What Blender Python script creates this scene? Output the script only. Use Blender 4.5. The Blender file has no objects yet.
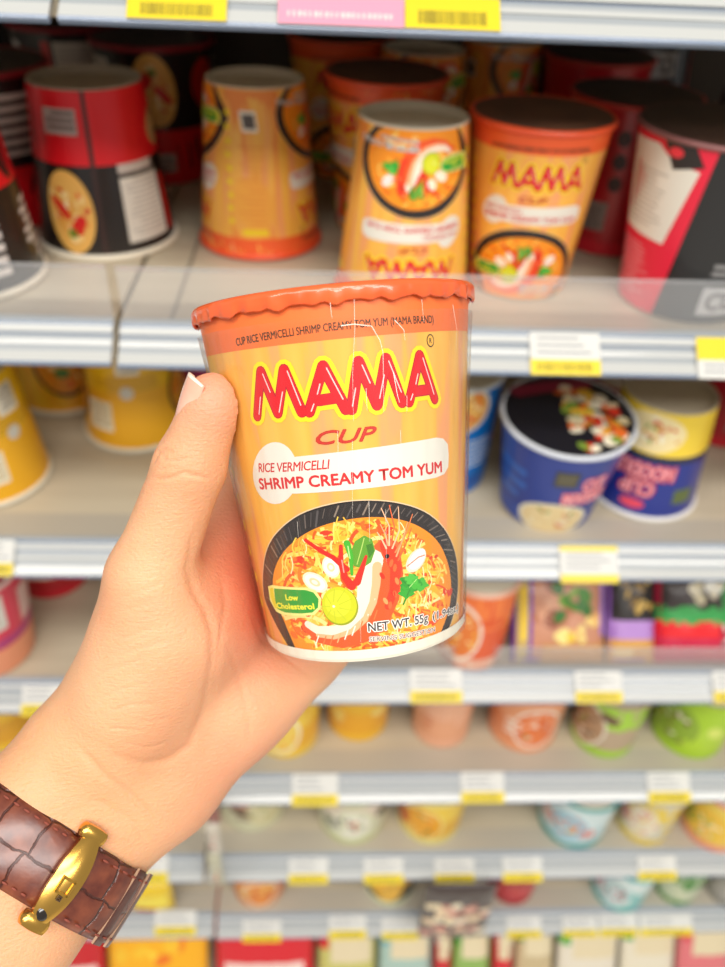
import bpy, bmesh, math, random
import numpy as np
from mathutils import Vector, Matrix
from mathutils.geometry import tessellate_polygon
random.seed(7)
PI = math.pi
SC = bpy.context.scene
COL = SC.collection

# ------------------------------------------------------------------ colours and materials
def lin(c):
    return c/12.92 if c <= .04045 else ((c+.055)/1.055)**2.4
def hx(s, a=1.0):
    s = s.lstrip('#')
    return tuple(lin(int(s[i:i+2], 16)/255) for i in (0, 2, 4))+(a,)
MATS = {}
def mat(col, rough=.45, metal=0., coat=0., spec=.5, name=None):
    key = (col, rough, metal, coat, spec)
    if key in MATS: return MATS[key]
    m = bpy.data.materials.new(name or 'paint_'+col.strip('#')); m.use_nodes = True
    b = m.node_tree.nodes['Principled BSDF']
    b.inputs['Base Color'].default_value = hx(col)
    b.inputs['Roughness'].default_value = rough
    b.inputs['Metallic'].default_value = metal
    b.inputs['Coat Weight'].default_value = coat
    b.inputs['Coat Roughness'].default_value = .12
    b.inputs['Specular IOR Level'].default_value = spec
    MATS[key] = m
    return m
def nodes(name):
    m = bpy.data.materials.new(name); m.use_nodes = True
    nt = m.node_tree
    return m, nt, nt.nodes, nt.links, nt.nodes['Principled BSDF']
def noise_mat(name, c1, c2, scale=(8, 8, 8), detail=4, rough=.5, lo=.35, hi=.65, coat=0., bump=0., metal=0., coord='Object', spec=.5):
    m, nt, N, L, b = nodes(name)
    tc = N.new('ShaderNodeTexCoord'); mp = N.new('ShaderNodeMapping'); mp.inputs['Scale'].default_value = scale
    nz = N.new('ShaderNodeTexNoise'); nz.inputs['Scale'].default_value = 1; nz.inputs['Detail'].default_value = detail
    cr = N.new('ShaderNodeValToRGB'); cr.color_ramp.elements[0].position = lo; cr.color_ramp.elements[1].position = hi
    cr.color_ramp.elements[0].color = hx(c1); cr.color_ramp.elements[1].color = hx(c2)
    L.new(tc.outputs[coord], mp.inputs[0]); L.new(mp.outputs[0], nz.inputs[0]); L.new(nz.outputs[0], cr.inputs[0])
    L.new(cr.outputs[0], b.inputs['Base Color'])
    b.inputs['Roughness'].default_value = rough; b.inputs['Coat Weight'].default_value = coat; b.inputs['Metallic'].default_value = metal
    b.inputs['Specular IOR Level'].default_value = spec
    if bump:
        bp = N.new('ShaderNodeBump'); bp.inputs['Strength'].default_value = bump; bp.inputs['Distance'].default_value = .001
        L.new(nz.outputs[0], bp.inputs['Height']); L.new(bp.outputs[0], b.inputs['Normal'])
    return m

# ------------------------------------------------------------------ camera
F, PITCH, YAW, ROLL = 800.0, .67, .0611, .0497
CAMP = Vector((0, 0, 1.45))
def basis():
    cy, sy = math.cos(YAW), math.sin(YAW)
    r = Vector((cy, -sy, 0)); fh = Vector((sy, cy, 0)); u = Vector((0, 0, 1))
    f = fh*math.cos(PITCH)-u*math.sin(PITCH); up = u*math.cos(PITCH)+fh*math.sin(PITCH)
    return r*math.cos(ROLL)+up*math.sin(ROLL), up*math.cos(ROLL)-r*math.sin(ROLL), f
CR, CU, CF = basis()
CX, CY = 362.5, 483.5
# frame of the hand-held group: x right, y up, z towards the viewer, origin at eye height
CM = Matrix(((CR.x, CU.x, -CF.x, CAMP.x), (CR.y, CU.y, -CF.y, CAMP.y), (CR.z, CU.z, -CF.z, CAMP.z), (0, 0, 0, 1)))
def ray(px, py): return CF+CR*((px-CX)/F)-CU*((py-CY)/F)
def at_y(px, py, y):
    d = ray(px, py); return CAMP+d*(y/d.y)
def at_z(px, py, z):
    d = ray(px, py); return CAMP+d*((z-CAMP.z)/d.z)
def K(px, py, d): return Vector(((px-CX)/F*d, -(py-CY)/F*d, -d))       # local coordinates of the held group
cam = bpy.data.cameras.new('camera'); camo = bpy.data.objects.new('camera', cam); COL.objects.link(camo)
camo.matrix_world = CM
cam.sensor_fit = 'VERTICAL'; cam.sensor_height = 36; cam.sensor_width = 36; cam.lens = F/967*36
cam.clip_start = .01
cam.dof.use_dof = True; cam.dof.focus_distance = .238; cam.dof.aperture_fstop = 7.6
SC.camera = camo

# ------------------------------------------------------------------ object helpers
def link(name, me, mats=(), parent=None, smooth=False):
    o = bpy.data.objects.new(name, me); COL.objects.link(o)
    for m in mats: me.materials.append(m)
    if smooth: me.shade_smooth()
    if parent: o.parent = parent
    return o
def from_bm(name, bm, mats=(), parent=None, smooth=False, angle=None):
    me = bpy.data.meshes.new(name); bm.to_mesh(me); bm.free()
    o = link(name, me, mats, parent, smooth)
    if angle: me.set_sharp_from_angle(angle=math.radians(angle))
    return o
def tag(o, label=None, cat=None, group=None, kind=None):
    if label: o['label'] = label
    if cat: o['category'] = cat
    if group: o['group'] = group
    if kind: o['kind'] = kind
    return o
def empty(name, loc=(0, 0, 0), rot=(0, 0, 0)):
    o = bpy.data.objects.new(name, None); COL.objects.link(o)
    o.empty_display_size = .02; o.location = loc; o.rotation_euler = rot
    return o
def copy_tree(o, parent=None):
    c = o.copy(); COL.objects.link(c); c.parent = parent
    for ch in list(o.children): copy_tree(ch, c)
    return c
def bx(bm, c, s, mi=0, bev=0, rot=None):
    r = bmesh.ops.create_cube(bm, size=1)
    M = Matrix.Translation(c) @ (rot.to_4x4() if rot else Matrix.Identity(4)) @ Matrix.Diagonal((*s, 1))
    bmesh.ops.transform(bm, matrix=M, verts=r['verts'])
    fs = {f for v in r['verts'] for f in v.link_faces}
    for f in fs: f.material_index = mi
    if bev:
        es = {e for v in r['verts'] for e in v.link_edges}
        bmesh.ops.bevel(bm, geom=list(es), offset=bev, segments=2, affect='EDGES', profile=.5, material=mi)
def lathe(bm, prof, seg=72, mi=0, close=False):
    rings = []
    for (r, z) in prof:
        if r < 1e-6: rings.append([bm.verts.new((0, 0, z))])
        else: rings.append([bm.verts.new((r*math.sin(2*PI*k/seg), -r*math.cos(2*PI*k/seg), z)) for k in range(seg)])
    for a, b in zip(rings, rings[1:]):
        for k in range(seg):
            k2 = (k+1) % seg
            if len(a) == 1 and len(b) == 1: continue
            if len(a) == 1: f = bm.faces.new((a[0], b[k2], b[k]))
            elif len(b) == 1: f = bm.faces.new((a[k], a[k2], b[0]))
            else: f = bm.faces.new((a[k], a[k2], b[k2], b[k]))
            f.material_index = mi
    return rings
def prism(bm, poly, x0, x1, mi=0):
    """poly in (y,z), extruded along x"""
    a = [bm.verts.new((x0, y, z)) for y, z in poly]; b = [bm.verts.new((x1, y, z)) for y, z in poly]
    n = len(poly)
    for i in range(n):
        j = (i+1) % n
        bm.faces.new((a[i], a[j], b[j], b[i])).material_index = mi
    bm.faces.new(a).material_index = mi; bm.faces.new(b[::-1]).material_index = mi

# ------------------------------------------------------------------ flat printed art wrapped on surfaces
FONTC = {}
def text_shape(s, bold=0.0, shear=0.0, space=1.0):
    key = (s, bold, shear, space)
    if key in FONTC: return FONTC[key]
    cu = bpy.data.curves.new('t', 'FONT'); cu.body = s; cu.size = 1; cu.offset = bold; cu.shear = shear
    cu.space_character = space; cu.resolution_u = 3
    o = bpy.data.objects.new('t', cu); COL.objects.link(o)
    dg = bpy.context.evaluated_depsgraph_get()
    me = bpy.data.meshes.new_from_object(o.evaluated_get(dg))
    vs = [(v.co.x, v.co.y) for v in me.vertices]; fs = [tuple(p.vertices) for p in me.polygons]
    bpy.data.objects.remove(o); bpy.data.curves.remove(cu); bpy.data.meshes.remove(me)
    x0 = min(v[0] for v in vs); x1 = max(v[0] for v in vs)
    FONTC[key] = (vs, fs, x0, x1)
    return FONTC[key]
CAP = .70                                  # cap height of the built-in face at size 1
class Art:
    def __init__(self, layer=.000013): self.S = []; self.mats = []; self.dl = layer
    def mi(self, m):
        if isinstance(m, str): m = mat(m, .42, 0, .1)
        if m not in self.mats: self.mats.append(m)
        return self.mats.index(m)
    def raw(self, vs, fs, m, l): self.S.append((vs, fs, self.mi(m), l))
    def poly(self, pts, m, l):
        t = tessellate_polygon([[Vector((p[0], p[1], 0)) for p in pts]])
        self.raw([tuple(p) for p in pts], t, m, l)
    def ell(self, c, rx, ry, m, l, rot=0, n=20):
        cs, sn = math.cos(rot), math.sin(rot)
        self.poly([(c[0]+rx*math.cos(a)*cs-ry*math.sin(a)*sn, c[1]+rx*math.cos(a)*sn+ry*math.sin(a)*cs) for a in [2*PI*k/n for k in range(n)]], m, l)
    def rect(self, u0, v0, u1, v1, m, l): self.poly([(u0, v0), (u1, v0), (u1, v1), (u0, v1)], m, l)
    def stroke(self, pts, w, m, l, w1=None, caps=True):
        n = len(pts); w1 = w if w1 is None else w1
        P = [Vector((p[0], p[1])) for p in pts]; L = []; Rr = []
        for i, p in enumerate(P):
            t = (P[min(i+1, n-1)]-P[max(i-1, 0)])
            if t.length < 1e-9: t = Vector((1, 0))
            t.normalize(); nn = Vector((-t.y, t.x))
            ww = (w+(w1-w)*i/max(1, n-1))/2
            if 0 < i < n-1:
                d1 = (P[i]-P[i-1]).normalized(); d2 = (P[i+1]-P[i]).normalized()
                if d1.dot(d2) < .5: self.ell(P[i], ww, ww, m, l+.3, n=10)
            L.append(p+nn*ww); Rr.append(p-nn*ww)
        vs = [tuple(v) for v in L+Rr]
        self.raw(vs, [(i, n+i, n+i+1, i+1) for i in range(n-1)], m, l)
        if caps:
            self.ell(P[0], w/2, w/2, m, l+.07, n=10); self.ell(P[-1], max(w1/2, 1e-5), max(w1/2, 1e-5), m, l+.14, n=10)
    def segs(self, pts, w, m, l):
        for k, (a, b) in enumerate(zip(pts, pts[1:])): self.stroke([a, b], w, m, l+k*.22)
    def text(self, s, p0, p1, h, m, l, pm=None, bold=0., shear=0., space=1.):
        vs, fs, x0, x1 = text_shape(s, 0, shear, space)
        p0 = Vector(p0[:2]); p1 = Vector(p1[:2]); pm = Vector(pm[:2]) if pm else (p0+p1)/2
        c = pm*2-(p0+p1)/2
        n = 4 if bold < .05 else 8
        for k in range(n if bold > 0 else 1):
          out = []; off = Vector((math.cos(2*PI*k/n+.3), math.sin(2*PI*k/n+.3)))*(bold*h) if bold > 0 else Vector((0, 0))
          for x, y in vs:
            t = (x-x0)/(x1-x0)
            q = p0*(1-t)**2+c*2*t*(1-t)+p1*t*t
            d = (c-p0)*(1-t)+(p1-c)*t; d.normalize()
            q = q+Vector((-d.y, d.x))*(y/CAP*h)+off
            out.append((q.x, q.y))
          self.raw(out, fs, m, l+k*.09)
    def build(self, name, fn, parent=None, step=.0025, clip=None, sm=True, vstep=None):
        bm = bmesh.new()
        lay = bm.verts.layers.float.new('lay')
        for vs, fs, mi, l in self.S:
            b = bmesh.new(); V = [b.verts.new((x, y, 0)) for x, y in vs]
            for f in fs:
                try: b.faces.new([V[i] for i in f])
                except ValueError: pass
            if clip is not None:
                bmesh.ops.bisect_plane(b, geom=b.verts[:]+b.edges[:]+b.faces[:], plane_co=(0, clip, 0), plane_no=(0, -1, 0), clear_outer=True)
            xs = [v.co.x for v in b.verts]
            if not xs: b.free(); continue
            if step:
                k = math.ceil(min(xs)/step+1e-6)
                while k*step < max(xs):
                    bmesh.ops.bisect_plane(b, geom=b.verts[:]+b.edges[:]+b.faces[:], plane_co=(k*step, 0, 0), plane_no=(1, 0, 0)); k += 1
            if vstep:
                ys = [v.co.y for v in b.verts]
                k = math.ceil(min(ys)/vstep+1e-6)
                while k*vstep < max(ys):
                    bmesh.ops.bisect_plane(b, geom=b.verts[:]+b.edges[:]+b.faces[:], plane_co=(0, k*vstep, 0), plane_no=(0, 1, 0)); k += 1
            m_ = {}
            for v in b.verts:
                nv = bm.verts.new(fn(v.co.x, v.co.y, (l+1)*self.dl)); m_[v] = nv
            for f in b.faces:
                if f.calc_area() < 1e-13: continue
                f.normal_update()
                vv = [m_[v] for v in f.verts]
                if f.normal.z < 0: vv = vv[::-1]
                nf = bm.faces.new(vv); nf.material_index = mi; nf.smooth = sm
            b.free()
        return from_bm(name, bm, self.mats, parent)
def cone_map(Rt, Rb, H, rot=0.):
    sl = math.atan2(Rt-Rb, H); cs, sn = math.cos(sl), math.sin(sl)
    def fn(u, v, off):
        R = Rb+(Rt-Rb)*v/H; t = u/R+rot; r = R+off*cs
        return (r*math.sin(t), -r*math.cos(t), v-off*sn)
    return fn

# ------------------------------------------------------------------ the held cup: geometry frame
RT, RB, H = .0446, .0338, .1112
Bc = K(366, 627.5, .2805); Tc = K(333, 299, .2655)
AX = (Tc-Bc).normalized()
mid = (Bc+Tc)/2
E0 = (-mid); E0 = (E0-AX*E0.dot(AX)).normalized()          # towards the viewer
E1 = AX.cross(E0)*1.0                                      # to the right when seen from the front
if E1.x < 0: E1 = -E1
H = min(H, 10); CUPH = H
def cup_uv(px, py):
    """label coordinates (metres along the wall, height) of a point of the front of the cup"""
    d = Vector(((px-CX)/F, -(py-CY)/F, -1))
    def g(s):
        q = d*s-Bc; h = q.dot(AX); rr = (q-AX*h).length
        return rr-(RB+(RT-RB)*h/H), h, q
    s = .18; best = None
    while s < .30:
        v = g(s)[0]
        if best is None or v < best[0]: best = (v, s)
        if v < 0: break
        s += .0005
    if g(best[1])[0] < 0:
        a, b = best[1]-.0005, best[1]
        for _ in range(30):
            c = (a+b)/2
            if g(c)[0] < 0: b = c
            else: a = c
        s = b
    else: s = best[1]
    _, h, q = g(s)
    R = RB+(RT-RB)*h/H
    return (R*math.atan2(q.dot(E1), q.dot(E0)), h)
U = cup_uv

def pxw(n, px=350, py=500):                                 # a printed width given in photo pixels -> metres
    return n*.232/F
def front_art(A, detail=True, sh=0.0):
    """the printed front of the vermicelli cup, in label coordinates; sh shifts it round the cup (as an angle)"""
    def SH(p): return (p[0]+sh*(RB+(RT-RB)*p[1]/H), p[1])
    V = lambda x, y: SH(U(x, y))
    W = pxw
    VV = lambda L: [V(x, y) for x, y in L]
    rnd = random.Random(3)
    # bowl
    out = [(270, 612), (264, 596), (263, 572), (267, 549), (278, 531), (300, 514), (330, 504), (362, 500), (395, 502), (424, 511), (444, 528), (455, 552), (458, 580), (456, 605), (450, 626), (444, 640)]
    vb = .0012
    inn = [(283, 618), (276, 600), (273, 580), (278, 561), (290, 545), (310, 531), (335, 522), (370, 517), (402, 520), (425, 530), (440, 545), (449, 568), (451, 592), (448, 612), (440, 634)]
    def smo(L):
        r = []
        for i in range(len(L)-1):
            p = [L[max(i-1, 0)], L[i], L[i+1], L[min(i+2, len(L)-1)]]
            for q in range(4):
                t = q/4
                r.append(tuple(.5*(2*p[1][c]+(p[2][c]-p[0][c])*t+(2*p[0][c]-5*p[1][c]+4*p[2][c]-p[3][c])*t*t+(3*p[1][c]-p[0][c]-3*p[2][c]+p[3][c])*t**3) for c in (0, 1)))
        return r+[L[-1]]
    out_k, inn_k = out, inn; out = smo(out); inn = smo(inn)
    def cl(L, e0, e1): return VV(L)+[(V(*e1)[0], vb), (V(*e0)[0], vb)]
    A.poly(cl(out, (294, 655), (437, 648)), '#2b2422', 2)
    A.stroke(VV(out), W(1.3), '#e9c9a0', 3)
    A.stroke([V(x+(365-x)*.018, y+(590-y)*.018) for x, y in out], W(1.1), '#171312', 3)
    for k in range(54 if detail else 0):
        t = k/53*(len(out)-12)+4; i = int(t); f = t-i
        o_ = Vector(out[i]).lerp(Vector(out[min(i+1, len(out)-1)]), f)
        j = min(len(inn)-1.001, t*(len(inn)-1)/(len(out)-1)); i2 = int(j)
        n_ = Vector(inn[i2]).lerp(Vector(inn[i2+1]), j-i2)
        a = o_.lerp(n_, rnd.uniform(.15, .3)); b = o_.lerp(n_, rnd.uniform(.6, .95))
        A.stroke(VV([a, b]), W(rnd.uniform(.8, 2.2)), rnd.choice(['#6d6058', '#4a3f3a', '#8a7a6c', '#3a302d', '#57504e']), 4)
    A.poly(cl(inn, (299, 655), (430, 650)), '#f7941d', 5)
    # noodles
    def inside(x, y): return ((x-363)/87)**2+((y-590)/71)**2 < 1 and y < 650
    cols = ['#fbc63a', '#fbb52a', '#ffdc6e', '#f06a1b', '#ec4f1c', '#ffe8a0', '#fdbf3c', '#f57c1f', '#ffd560', '#ffe08a', '#e65a14', '#fbc63a', '#ffd968', '#fdc048', '#fbaf2e', '#f9a02a']
    NN = 760 if detail else 60
    for k in range(NN):
        for _ in range(20):
            x, y = rnd.uniform(275, 450), rnd.uniform(518, 652)
            if inside(x, y): break
        if not inside(x, y): continue
        r = rnd.uniform(9, 34); a0 = rnd.uniform(0, 2*PI); span = rnd.uniform(.6, 1.7)
        pts = []
        for q in range(7):
            a = a0+span*q/6
            X, Y = x+r*(math.cos(a)-math.cos(a0)), y+r*.7*(math.sin(a)-math.sin(a0))
            if not inside(X, Y): break
            pts.append(V(X, Y))
        if len(pts) > 2: A.stroke(pts, W(rnd.uniform(1.8, 5.0 if detail else 6)), rnd.choice(cols), 6+k*4.5/NN, caps=False)
    L = 11
    for x, y, rx, ry in ((300, 560, 10, 5), (385, 532, 14, 4), (330, 536, 12, 4), (290, 590, 9, 5), (300, 630, 14, 8), (420, 620, 12, 6), (445, 595, 5, 9), (350, 640, 16, 7), (430, 560, 7, 4), (310, 612, 8, 4)):
        for _ in range(4 if detail else 1):
            A.ell(V(x+rnd.uniform(-6, 6), y+rnd.uniform(-5, 5)), W(rx*.45), W(ry*.5), rnd.choice(['#e83a1c', '#f0561f', '#d93a12', '#f4711f']), L, rnd.uniform(-.6, .6), 9)
    if detail:
        for x, y in ((424, 580), (422, 598), (430, 570), (412, 616), (330, 644), (300, 604), (415, 545), (300, 548), (290, 565), (340, 530), (395, 535), (395, 625)):
            for q in range(6):
                x1, y1, bb = x+rnd.uniform(-7, 7), y+rnd.uniform(-5, 5), rnd.uniform(-5, 5)
                pts = [V(x1+bb*math.sin(s*.6), y1-9+s*3.6) for s in range(6)]
                A.stroke(pts, W(rnd.uniform(1, 1.8)), rnd.choice(['#ffe27a', '#ffd24a', '#fff0b0', '#fbb93a']), L+.5+q*.05, caps=False)
    # mushroom slices
    def mush(x, y, rx, ry, rot):
        A.ell(V(x, y), W(rx), W(ry), '#fbe9c9', 13, rot); A.ell(V(x, y), W(rx*.82), W(ry*.8), '#fff7e6', 14, rot)
        A.ell(V(x, y), W(rx*.45), W(ry*.42), '#f3d3a2', 15, rot); A.ell(V(x, y), W(rx*.25), W(ry*.22), '#fff3dc', 16, rot)
    mush(315, 582, 15, 10, -.5); mush(331, 567, 9, 12, .3)
    A.ell(V(416, 560), W(15), W(10), '#fbdcc8', 13, .7); A.ell(V(417, 559), W(13), W(8), '#fff4ec', 14, .7); A.stroke(VV([(407, 566), (418, 557), (424, 555)]), W(1.4), '#e98a6e', 15)
    # shrimp
    A.stroke(VV([(386, 552), (391, 575), (388, 598), (380, 618), (364, 634), (342, 641), (318, 637), (306, 626)]), W(30), '#f15a24', 15, W(10))
    A.stroke(VV([(372, 560), (368, 580), (366, 598), (361, 612), (351, 625), (336, 631), (318, 630), (308, 624)]), W(24), '#fbe6d0', 16, W(8))
    A.stroke(VV([(377, 566), (376, 584), (373, 602), (366, 618), (352, 631), (334, 637), (318, 635)]), W(10), '#f9b886', 17, W(4))
    A.stroke(VV([(387, 545), (396, 568), (394, 590), (388, 606)]), W(16), '#e73c1d', 18, W(8))
    for t in range(9 if detail else 3):
        x, y = rnd.uniform(376, 398), rnd.uniform(540, 606)
        A.ell(V(x, y), W(2.2), W(4.5), rnd.choice(['#ff8a4a', '#f9a15e', '#d92c14', '#ff6a33']), 19, rnd.uniform(-.5, .5), 8)
    if detail:
        for q in range(9):
            a = q/8; x = 376-a*58; y = 610+26*math.sin(a*1.75)
            A.stroke(VV([(x+1, y), (x-2, y+9)]), W(1.3), rnd.choice(['#fff1dd', '#ffb27a', '#f77b3c']), 18)
        for q in range(16):
            x, y = rnd.uniform(300, 430), rnd.uniform(636, 650)
            A.ell(V(x, y), W(rnd.uniform(3, 7)), W(rnd.uniform(1.5, 3)), rnd.choice(['#f0571f', '#ff9b3d', '#e43c17', '#ffc24a']), 12, rnd.uniform(-.4, .4), 8)
        for a, b, c in (((389, 545), (389, 526), (381, 508)), ((391, 545), (394, 526), (389, 505)), ((392, 548), (399, 530), (398, 507)), ((395, 552), (405, 535), (412, 514)), ((398, 560), (405, 545), (411, 528)), ((386, 548), (381, 538), (377, 532)), ((396, 556), (402, 540), (407, 522)), ((388, 545), (385, 534), (380, 524))):
            A.stroke(VV([a, b, c]), W(1.9), rnd.choice(['#ff8a50', '#f36a35', '#ffab78', '#ffc49a']), 20, W(.9))
    A.ell(V(387, 556), W(2.4), W(2.6), '#21120e', 21, 0, 10)
    # chilies, basil, coriander
    A.stroke(VV([(306, 540), (320, 550), (333, 557), (347, 569)]), W(4), '#df2417', 18, W(6))
    A.stroke(VV([(341, 546), (341, 563), (345, 577), (352, 586)]), W(4), '#e02a1a', 20, W(9))
    A.stroke(VV([(342, 560), (344, 572)]), W(1.4), '#ff9a8a', 21)
    A.poly(VV([(351, 552), (355, 541), (364, 535), (372, 539), (375, 550), (371, 562), (362, 568), (354, 566)]), '#5f9c2a', 18)
    A.stroke(VV([(364, 538), (361, 550), (357, 564)]), W(1), '#b7d36a', 19)
    A.poly(VV([(366, 545), (372, 543), (374, 551), (369, 558)]), '#3f7d1e', 19)
    A.stroke(VV([(347, 543), (351, 556), (352, 574)]), W(7), '#45ae2c', 21, W(3)); A.stroke(VV([(348, 546), (350, 558)]), W(1.3), '#b5e58a', 22)
    A.stroke(VV([(366, 556), (362, 568), (357, 582)]), W(3), '#e02a1a', 22, W(8))
    for x, y, r, c, l in ((410, 583, 13, '#2f9a2b', 22), (406, 592, 9, '#38a832', 22.2), (419, 584, 10, '#4bb83a', 22.4), (411, 579, 8, '#55c044', 22.6)):
        pts = []
        for q in range(28):
            a = 2*PI*q/28; rr = r*(.62+.30*abs(math.sin(a*2.5+x))+.08*math.sin(a*9))
            pts.append(V(x+rr*math.cos(a), y+rr*.8*math.sin(a)))
        A.poly(pts, c, l)
    A.stroke(VV([(416, 579), (409, 587)]), W(.9), '#bfe88a', 23); A.stroke(VV([(402, 580), (409, 586)]), W(.8), '#1f7a1e', 23)
    A.stroke(VV([(409, 590), (403, 604)]), W(2), '#2e8f24', 22)
    # lime
    A.ell(V(340, 606), W(19.4), W(21.5), '#9aa313', 23, 0, 32); A.ell(V(339.3, 605), W(18.6), W(20.5), '#cfd11c', 24, 0, 32); A.ell(V(338, 603), W(14), W(15), '#d9da2c', 25, 0, 24)
    A.ell(V(334, 606), W(1.5), W(1.6), '#fbfbd2', 26, 0, 8)
    for k in range(9 if detail else 0):
        a = k/9*2*PI+.3
        A.stroke(VV([(335+5*math.cos(a), 606+5*math.sin(a)), (338+15*math.cos(a), 605+17*math.sin(a))]), W(.8), '#c3cb22', 26)
    # badge
    bad = [(269, 586), (273, 584.5), (290, 586.5), (306, 587), (316, 590), (321.5, 598), (321, 608), (315, 614.5), (302, 615.5), (284, 614.5), (277, 611), (271, 600)]
    A.poly(VV(bad), '#f4ef8e', 27)
    g = [(275, 588), (290, 589), (306, 589.5), (314, 592), (319, 598.5), (318.5, 607), (313, 612), (302, 613), (286, 612), (279, 609), (276, 600)]
    A.poly(VV(g), '#2f9e33', 28)
    A.poly(VV([(270.5, 588), (274, 587), (275.5, 598), (279, 609), (275.5, 607), (271.5, 597)]), '#ecdf2b', 28)
    A.text('Low', V(287, 599.5), V(299, 600), W(6.4), '#f6f03a', 29, bold=.06)
    A.text('Cholesterol', V(278.5, 607.5), V(315, 608.5), W(6.4), '#f6f03a', 29, bold=.06)
    # net weight
    for b, c, l in ((.12, '#fff6ea', 30), (.0, '#3a3638', 31)):
        A.text('NET WT. 55g', V(368.5, 631), V(427, 621), W(9.5), c, l, bold=b+.025)
        A.text('(1.94oz.)', V(432, 619.5), V(457, 610), W(8.5), c, l, bold=b+.025)
    A.text('SERVING SUGGESTION', V(369.5, 641), V(434, 631), W(5.2), '#fff6ea', 30, bold=.13)
    A.text('SERVING SUGGESTION', V(369.5, 641), V(434, 631), W(5.2), '#7c5f56', 31, bold=.02)
    # white flash with the flavour
    c = (275.5, 473)
    circ = [(c[0]+22.5*math.cos(a), c[1]+31*math.sin(a)) for a in [2*PI*k/32 for k in range(32)]]
    A.poly(VV(circ), '#e9e3d5', 4)
    A.poly(VV([(280, 459.5), (297, 456.5), (330, 453), (370, 448), (410, 442), (436, 437.5), (443, 438.5), (447.5, 444), (448.5, 456), (448, 467), (444, 474), (436, 477.5), (400, 484), (360, 489), (330, 491.5), (297, 493.5), (280, 493.5)]), '#e9e3d5', 5)
    A.text('RICE VERMICELLI', V(259, 472), V(330.5, 468.5), W(9.6), '#cf2b2a', 6, shear=.22, bold=.02, space=.95)
    A.text('SHRIMP CREAMY TOM YUM', V(260.5, 489), V(441.5, 471.8), W(11.6), '#d3282a', 6, pm=V(352, 483.5), bold=.048)
    A.text('CUP', V(316.5, 444.5), V(377.5, 439), W(13.5), '#9c2416', 5, shear=.35, bold=.045, pm=V(348, 442.5))
    A.text('CUP', V(316.5, 444.5), V(377.5, 439), W(13.5), '#c93122', 6, shear=.35, bold=.015, pm=V(348, 442.5))
    A.text('CUP RICE VERMICELLI SHRIMP CREAMY TOM YUM (MAMA BRAND)', V(237, 346), V(433.5, 323), W(7.6), '#46351f', 5, pm=V(333, 330.5), bold=.02)
    # big lettering
    Ls = [[(257.5, 416), (261, 371.5), (278, 413), (284, 369.5), (302, 412)],
          [(309.5, 412), (323, 366), (346, 409.5)], [(318.5, 400.5), (340, 397.2)],
          [(351.5, 409.5), (358.5, 361.5), (377, 405), (385.8, 358.5), (402, 402.5)],
          [(409, 402), (419.3, 355.5), (434.5, 399)], [(414.5, 391.5), (430, 389.3)]]
    for w, c, l in ((20.5, '#fbdc1c', 8), (11.6, '#b81228', 10), (9.6, '#dc1420', 12)):
        for q, P in enumerate(Ls): A.segs(VV(P), W(w), c, l+q*.035)
    A.ell(V(324.5, 390), W(2.0), W(2.3), '#fbdc1c', 13.8, 0, 3); A.ell(V(420.7, 379), W(1.9), W(2.3), '#fbdc1c', 13.8, 0, 3)
    for a, b in (((263, 374), (270.5, 392)), ((287.5, 371), (301, 405)), ((326.5, 368), (343, 399)), ((362, 365), (370, 383)), ((388.5, 361), (401, 392)), ((422.5, 358), (433.5, 394)), ((260.8, 397), (259.5, 414)), ((282.8, 392), (279.5, 412)), ((320, 384), (317.5, 394)), ((314, 404), (311.5, 411)), ((355.5, 388), (352.5, 406)), ((384, 375), (379.5, 398)), ((417.5, 374), (415.5, 384)), ((412.5, 394), (410.5, 400))):
        A.stroke(VV([a, b]), W(1.2), '#ffd0cc', 14)
    # registered mark
    q = V(430.3, 340.6)
    for r, c, l in ((6.6, '#4c3a1c', 6), (5.3, '#f5b445', 7)): A.ell(q, W(r*.8), W(r), c, l, 0, 20)
    A.text('R', (q[0]-W(1.6), q[1]-W(2.4)), (q[0]+W(1.6), q[1]-W(2.4)), W(5), '#4c3a1c', 8, bold=.02)
def info_art(A, th, detail=True):
    """ingredient panel between two fronts"""
    def V(a, v): R = RB+(RT-RB)*v/H; return (a+th*R, v)
    A.poly([V(-.019, .002), V(.019, .002), V(.016, .099), V(-.016, .099)], '#ee8c3a', 0)
    A.ell(V(0, .074), .015, .018, '#f6ad45', 1, 0, 24)
    A.rect(*V(-.010, .0915), *V(.008, .0955), '#f6d21b', 3)
    for k in range(15):
        w = .0105-.002*(k % 3)
        p = V(-.009, .036+k*.0036); A.rect(p[0], p[1], p[0]+w*1.8, p[1]+.0009, '#ef9440' if k % 2 else '#ea8a3c', 3)
    A.rect(*V(-.003, .0140), *V(.006, .0270), '#f6ecdc', 4)
    for k in range(9): A.rect(*V(-.002+k*.0008, .016), *V(-.0016+k*.0008, .025), '#5a5552', 5)
    for k in range(9): A.ell(V(.0165+.0006*(k % 2), .016+k*.0088), .0022, .0022, '#f7d81c', 5, 0, 8)
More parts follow.
